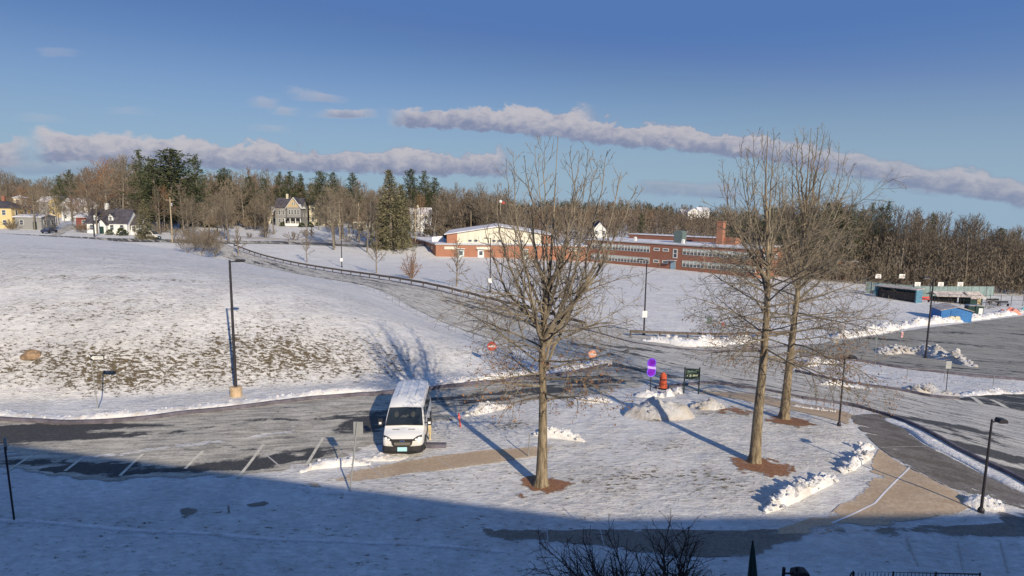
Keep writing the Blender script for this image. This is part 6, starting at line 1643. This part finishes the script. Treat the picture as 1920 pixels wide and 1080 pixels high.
for i, (px, Y, m_, lb) in enumerate(((1731, 566, M_RED, 'low red bench right of the blue dugout'), (1863, 569, M_BLACK, 'dark picnic bench right of the dark hut'), (1880, 574, M_BLACK, 'dark picnic bench near the orange tarpaulin'))):
    g = G(px, Y); s = thing('bench', lb, 'bench', g, R(8))
    mb = MB(); mb.box(0, 0, .5, 3.2, .5, .1); mb.build('seat', m_, s)
    mb = MB(); mb.box(0, .28, .9, 3.2, .08, .4); mb.build('backrest', m_, s)
    for x in (-1.3, 1.3): mb = MB(); mb.box(x, 0, .2, .12, .45, .5); mb.build('leg', M_STEEL, s)
def tarp(px, py, rx, ry, h, mat, label, seed):
    g = G(px, py); mb = MB(); N = 12
    for i in range(N):
        for j in range(N):
            u = i / (N - 1) * 2 - 1; v = j / (N - 1) * 2 - 1; r = max(abs(u), abs(v))
            mb.v.append(Vector((u * rx, v * ry, h * max(0, 1 - r ** 3) * (.8 + .6 * mnoise.noise(Vector((u * 2, v * 2, seed)))) - .1)))
    for i in range(N - 1):
        for j in range(N - 1): mb.f.append((i * N + j, (i + 1) * N + j, (i + 1) * N + j + 1, i * N + j + 1))
    tag(mb.build('tarpaulin', mat, loc=g), label, 'tarpaulin')
tarp(1893, 588, 1.7, 1.2, 1.3, plain('tarp_orange', (.72, .27, .20), .6), 'orange tarpaulin heap at the right edge', 3)
tarp(1918, 586, 1.6, 1.2, 1.1, plain('tarp_teal', (.13, .38, .38), .6), 'teal tarpaulin heap beside the orange one', 4)
g = G(1850, 578); small_tree(g, 2.0, 2.4, 95, 'low brown brush between the dark cabins and the orange tarpaulin', 'brush', M_WTWIG, .04, 14, None, 1., 'bush', .02, .2, (20, 70))

# ------------------------------------------------------------------ bottom edge: railing, floodlight, umbrella
g = AT(1655, 17.2); rl = thing('metal_railing', 'black looped metal railing at the lower right corner', 'railing', g)
n = 34; Lr = 3.9; zt = ZAT(1655, 1072, 17.2) - g.z
mb = MB(); mb.tube([(0, 0, -.2), (0, 0, zt - .12), (.04, 0, zt - .04), (.12, 0, zt), (Lr, 0, zt - .04)], .022, 6); mb.build('top_rail', M_BLACK, rl)
mb = MB(); mb.tube([(0, 0, .15), (Lr, 0, .15)], .02, 6); mb.build('bottom_rail', M_BLACK, rl)
bar0 = None
for k in range(1, n):
    if bar0 is None:
        mb = MB(); mb.tube([(0, 0, .1), (0, 0, zt - .03)], .009, 5); bar0 = mb.build('bar', M_BLACK, rl); o = bar0
    else: o = bar0.copy(); COL.objects.link(o); o.parent = rl
    o.location = (Lr * k / n, 0, 0)
for k in (.02, .33, .66, 1.): mb = MB(); mb.tube([(Lr * k, 0, -.2), (Lr * k, 0, zt + .01)], .024, 6); mb.build('post', M_BLACK, rl)
g = AT(1519, 17.0); zt = ZAT(1519, 1065, 17.0) - g.z
s = thing('floodlight', 'black floodlight on a short post at the bottom edge right of the crab apple', 'floodlight', g)
mb = MB(); mb.tube([(0, 0, -.2), (0, 0, zt)], .05, 8); mb.build('post', M_BLACK, s)
mb = MB(); mb.tube([(0, 0, zt - .18), (.3, 0, zt - .18)], .03, 6); mb.build('arm', M_BLACK, s)
mb = MB(); mb.prism([(.25, zt - .3), (.27, zt - .1), (.5, zt - .05), (.68, zt - .08), (.74, zt - .2), (.72, zt - .34)], 'y', -.16, .16); mb.build('lamp_body', M_BLACK, s)
mb = MB(); mb.tube([(.38, 0, zt - .1), (.38, 0, zt + .02)], .035, 6); mb.build('sensor', M_BLACK, s)
g = AT(1452, 16.8); zt = ZAT(1448, 1014, 16.8) - g.z
s = thing('patio_umbrella', 'furled dark green umbrella beside the crab apple at the bottom edge', 'umbrella', g)
mb = MB(); mb.tube([(0, 0, -.2), (0, 0, zt)], .03, 8); mb.build('pole', M_STEEL, s)
mb = MB(); prf = [(.015, zt - .02), (.045, zt - .25), (.085, zt - .7), (.12, zt - 1.2), (.15, zt - 1.55), (.11, zt - 1.6)]
for i, (r_, z_) in enumerate(prf):
    for k in range(16): a = 2 * math.pi * k / 16; rr = r_ * (1 + .22 * (k % 2)); mb.v.append(Vector((math.cos(a) * rr + .10 * (zt - z_) * .6, math.sin(a) * rr, z_)))
for i in range(len(prf) - 1):
    for k in range(16): mb.f.append((i * 16 + k, i * 16 + (k + 1) % 16, (i + 1) * 16 + (k + 1) % 16, (i + 1) * 16 + k))
mb.build('folded_canopy', M_DKGREEN, s)

# ------------------------------------------------------------------ vans
def make_van(loc, rz, label, name='parked_van', detail=True):
    v = thing(name, label, 'van', loc, rz)
    # stations along y (front at 0 facing -y): y, roof/bonnet height, half width low, half width at belt, half width at top
    ST = [(-.02, .82, .80, .80, .76), (.03, .98, .90, .90, .82), (.14, 1.10, .96, .95, .84), (.40, 1.20, .99, .98, .84), (.78, 1.30, 1.0, 1.0, .86), (.84, 1.38, 1.0, 1.0, .86), (1.15, 1.74, 1.01, 1.01, .86), (1.48, 2.10, 1.02, 1.0, .83), (1.62, 2.22, 1.02, 1.0, .82), (1.9, 2.36, 1.02, 1.0, .82), (2.5, 2.47, 1.02, 1.0, .83), (3.5, 2.50, 1.02, 1.0, .83), (5.0, 2.50, 1.02, 1.0, .83), (5.45, 2.46, 1.02, .99, .81), (5.58, 2.38, 1.0, .98, .78)]
    def hw_at(st, z):
        y, h, w0, w1, w2 = st
        if z <= 1.1: return w0 + (w1 - w0) * max(0, (z - .3) / .8)
        return w1 + (w2 - w1) * min(1, (z - 1.1) / 1.4)
    def ring(st):
        y, h, w0, w1, w2 = st; pts = []
        zb = .34; c = min(.16, (h - zb) * .25)
        zs_ = [zb, zb + (h - c - zb) * .2, zb + (h - c - zb) * .45, zb + (h - c - zb) * .7, h - c]
        side = [(hw_at(st, z), z) for z in zs_]
        wt_ = side[-1][0]
        side += [(wt_ - c * .25, h - c * .35), (wt_ - c * .9, h - .02), (wt_ * .45, h + .025)]
        left = [(-a, b) for a, b in side]
        return [Vector((a, y, b)) for a, b in left] + [Vector((0, y, h + .035))] + [Vector((a, y, b)) for a, b in reversed(side)]
    rings = [ring(s_) for s_ in ST]; n = len(rings[0]); mb = MB()
    for r_ in rings: mb.v += r_
    for i in range(len(rings) - 1):
        for k in range(n - 1): mb.f.append((i * n + k, i * n + k + 1, (i + 1) * n + k + 1, (i + 1) * n + k))
        mb.f.append((i * n + n - 1, i * n, (i + 1) * n, (i + 1) * n + n - 1))
    mb.f.append(tuple(range(n))); mb.f.append(tuple(reversed(range((len(rings) - 1) * n, len(rings) * n))))
    body = mb.build('body', M_VAN, v, smooth=True)
    me = body.data
    try: me.set_sharp_from_angle(angle=R(38))
    except Exception: pass
    def interp(y):
        for a, b in zip(ST, ST[1:]):
            if a[0] <= y <= b[0]:
                t = (y - a[0]) / (b[0] - a[0]); return tuple(p + (q - p) * t for p, q in zip(a, b))
        return ST[-1]
    # windscreen: follows the sloping front
    def screen_patch(y0, y1, wi0, wi1, off, mat, nm, par):
        m2 = MB(); K = 9; J = 6
        for j in range(J):
            t = j / (J - 1); y = y0 + (y1 - y0) * t; st = interp(y); wv = wi0 + (wi1 - wi0) * t
            for k in range(K):
                u = k / (K - 1) * 2 - 1
                m2.v.append(Vector((u * wv, y - off - .02 * (1 - u * u), st[1] + .035 * (1 - abs(u)) + off)))
        for j in range(J - 1):
            for k in range(K - 1): m2.f.append((j * K + k, j * K + k + 1, (j + 1) * K + k + 1, (j + 1) * K + k))
        return m2.build(nm, mat, par, smooth=True)
    screen_patch(.845, 1.54, .93, .80, .012, M_VANDK, 'windscreen_seal', v)
    ws = screen_patch(.885, 1.50, .87, .765, .024, M_VGLASS, 'windscreen', v)
    # headrests seen in the glass; dash reflection painted on as a patch
    M_SEAT = MATS.get('seat_grey') or plain('seat_grey', (.055, .06, .065), .8)
    for x in (-.42, .40):
        m2 = MB(); st = interp(1.24); m2.lathe([(.02, 0), (.11, .0), (.11, .012), (.02, .012)], 12)
        R_ = Matrix.Translation((x, 1.24 - .046, st[1] + .052)) @ Matrix.Rotation(R(47), 4, 'X') @ Matrix.Diagonal((1, 1.5, 1, 1))
        m2.v = [R_ @ q for q in m2.v]; m2.build('headrest', M_SEAT, ws)
    m2 = MB(); st = interp(1.1)
    m2.prism([(-.20, -.10), (-.06, .06), (.10, .02), (.20, .10), (.26, .02), (.08, -.10), (-.04, -.06)], 'z', 0, .008)
    R_ = Matrix.Translation((-.05, 1.18 - .046, interp(1.18)[1] + .052)) @ Matrix.Rotation(R(47), 4, 'X'); m2.v = [R_ @ q for q in m2.v]; m2.build('dash_reflection', M_SEAT, ws)
    for s_ in (-1, 1):
        m2 = MB(); a = Vector((s_ * .05 - .25, .87, interp(.87)[1] + .075)); b = Vector((s_ * .3 - .2, 1.0, interp(1.0)[1] + .07)); m2.tube([a, b], .012, 5); m2.build('wiper', M_VANDK, v)
    # side windows
    for s_ in (-1, 1):
        for (y0, y1, nm) in ((1.35, 2.25, 'front_side_window'), (2.4, 3.3, 'side_window'), (3.4, 4.3, 'side_window'), (4.4, 5.3, 'side_window')):
            m2 = MB(); zA, zB = 1.38, 2.06
            q = []
            for (yy, zz) in ((y0 + (0 if y0 > 2 else .0), zA), (y1, zA), (y1, zB), (y0 + (.0 if y0 > 2 else .32), zB)):
                st = interp(yy); q.append(Vector((s_ * (hw_at(st, zz) + .012), yy, zz)))
            m2.quad(*q); m2.build(nm, M_VGLASS, v)
        # mirror
        m2 = MB(); m2.tube([(s_ * .98, 1.2, 1.42), (s_ * 1.14, 1.14, 1.44)], .035, 6); o = m2.build('mirror', M_VANDK, v)
        m2 = MB(); m2.box(s_ * 1.22, 1.13, 1.50, .22, .14, .38); m2.build('mirror_housing', M_VANDK, o)
        m2 = MB(); m2.box(s_ * 1.22, 1.05, 1.46, .12, .02, .12); m2.build('indicator', M_LAMPW, o)
        # lower cladding
        m2 = MB(); m2.box(s_ * 1.015, 2.9, .52, .03, 4.6, .22); m2.build('side_moulding', M_VANDK, v)
        # headlamp
        m2 = MB(); x0, x1 = s_ * .52, s_ * .93
        m2.add([Vector((x0, -.03, .92)), Vector((x1, .16, .86)), Vector((x1, .22, 1.16)), Vector((s_ * .74, .10, 1.14)), Vector((x0 * .96, .02, .99))], [(0, 1, 2, 3, 4)])
        m2.v = [q + Vector((0, -.045, .0)) for q in m2.v]; m2.build('headlamp_surround', M_VANDK, v)
        for (xx, zz, ss) in ((.66, .98, .10), (.80, 1.03, .12)):
            m2 = MB(); m2.prism([(s_ * xx + ss * .6 * math.cos(t), zz + ss * .55 * math.sin(t)) for t in [2 * math.pi * k / 10 for k in range(10)]], 'y', -.06 + (xx - .5) * .40, -.10 + (xx - .5) * .36); m2.build('headlight', M_LAMPW, v)
        # wheels
        for y in (.98, 4.45):
            m2 = MB(); m2.lathe([(.20, -.11), (.34, -.115), (.355, -.08), (.355, .08), (.34, .115), (.20, .11)], 22)
            R_ = Matrix.Translation((s_ * .90, y, .35)) @ Matrix.Rotation(math.pi / 2, 4, 'Y'); m2.v = [R_ @ q for q in m2.v]
            wo = m2.build('wheel', M_TYRE, v)
            m2 = MB(); m2.lathe([(.02, 0), (.2, .0), (.2, .02), (.02, .03)], 14); R_ = Matrix.Translation((s_ * (.90 + .105), y, .35)) @ Matrix.Rotation(s_ * math.pi / 2, 4, 'Y'); m2.v = [R_ @ q for q in m2.v]; m2.build('rim', M_GALV, wo)
            m2 = MB(); m2.lathe([(.42, -.02), (.42, .02)], 20); R_ = Matrix.Translation((s_ * 1.0, y, .40)) @ Matrix.Rotation(math.pi / 2, 4, 'Y'); m2.v = [R_ @ q for q in m2.v]; m2.build('wheel_arch', M_VANDK, v)
    # bumper
    m2 = MB(); out = [(-1.0, .42), (-.98, .14), (-.86, -.02), (-.5, -.10), (.5, -.10), (.86, -.02), (.98, .14), (1.0, .42)]
    for x, y in out: m2.v += [Vector((x, y, .24)), Vector((x * 1.01, y - .03, .40)), Vector((x, y - .005, .64))]
    for i in range(len(out) - 1):
        for k in range(2): m2.f.append((i * 3 + k, i * 3 + k + 1, i * 3 + k + 4, i * 3 + k + 3))
    m2.build('front_bumper', M_VANDK, v)
    m2 = MB(); m2.box(0, 2.8, .30, 1.8, 5.2, .12); m2.build('underbody', M_VANDK, v)
    m2 = MB(); m2.prism([(-.52, 1.0), (.52, 1.0), (.46, .74), (.38, .66), (-.38, .66), (-.46, .74)], 'y', -.135, -.02); gr = m2.build('grille', M_VANDK, v)
    m2 = MB(); m2.prism([(-.40, .86), (.40, .86), (.36, .71), (-.36, .71)], 'y', -.15, -.136); m2.build('grille_mesh', plain('grille_grey', (.20, .19, .17), .6, scale=30) if 'grille_grey' not in MATS else MATS['grille_grey'], gr)
    m2 = MB()
    for z in (.73, .78, .83): m2.box(0, -.153, z, .7, .004, .012)
    m2.build('grille_bars', M_VANDK, gr)
    m2 = MB(); m2.prism([(.13 * math.cos(t), .93 + .055 * math.sin(t)) for t in [2 * math.pi * k / 18 for k in range(18)]], 'y', -.15, -.136); e = m2.build('oval_badge', M_CHROME, gr)
    m2 = MB(); m2.prism([(.11 * math.cos(t), .93 + .04 * math.sin(t)) for t in [2 * math.pi * k / 18 for k in range(18)]], 'y', -.156, -.151); m2.build('badge_face', MATS.get('badge_blue') or plain('badge_blue', (.02, .05, .18), .3), gr)
    m2 = MB(); m2.box(0, -.15, .50, .46, .02, .22); m2.build('number_plate', M_PLATE, v)
    m2 = MB()
    for s_ in (-1, 1): m2.box(s_ * .38, .60, interp(.6)[1] + .035, .34, .05, .015)
    m2.build('bonnet_vent', M_VANDK, v)
    m2 = MB(); m2.box(0, -.10, .31, 1.3, .05, .1); m2.build('lower_grille', M_BLACK, v)
    # roof ribs and roof vent line
    m2 = MB()
    for x in (-.45, 0, .45): m2.box(x, 3.9, 2.545, .08, 3.0, .03)
    m2.build('roof_rib', M_VAN, v)
    m2 = MB(); m2.box(0, 5.62, .48, 1.9, .12, .2); m2.build('rear_bumper', M_VANDK, v)
    for s_ in (-1, 1): m2 = MB(); m2.box(s_ * .88, 5.59, 1.2, .1, .03, .5); m2.build('tail_lamp', M_RED, v)
    for s_ in (-1, 1): m2 = MB(); m2.box(s_ * .42, 5.56, 1.72, .66, .06, .6); m2.build('rear_window', M_VGLASS, v)
    return v
vg = G(755, 857)
vn = make_van(vg, R(3.5), 'white passenger van facing the camera, parked at the kerb')
vn.scale.z = .92
vb = AT(297, 163); o = make_van(vb, R(82), 'white van parked sideways on the far street by the cape house')
# dark car on the side street
def car(loc, rz, label, mat):
    c = thing('parked_car', label, 'car', loc, rz)
    mb = MB(); mb.prism([(-2.1, .35), (-2.15, .75), (-1.9, .95), (-1.2, 1.0), (1.2, 1.0), (2.0, .85), (2.15, .6), (2.1, .35)], 'y', -.85, .85); mb.build('body', mat, c)
    mb = MB(); mb.prism([(-1.5, 1.0), (-.9, 1.45), (.5, 1.48), (1.2, 1.0)], 'y', -.72, .72); mb.build('cabin', M_GLASS, c)
    mb = MB(); mb.box(-.2, 0, 1.48, 1.3, 1.3, .06); mb.build('roof', mat, c)
    for x in (-1.35, 1.35):
        for y in (-.8, .8):
            m2 = MB(); m2.lathe([(.3, -.1), (.33, 0), (.3, .1)], 14); m2.v = [Matrix.Translation((x, y, .33)) @ Matrix.Rotation(math.pi / 2, 4, 'X') @ q for q in m2.v]; m2.build('wheel', M_TYRE, c)
    for y in (-.55, .55): m2 = MB(); m2.box(2.12, y, .68, .06, .3, .14); m2.build('headlight', M_LAMPW, c)
car(AT(92, 163), R(95), 'dark blue car parked at the foot of the side street', plain('car_navy', (.03, .035, .07), .35, spec=.5))
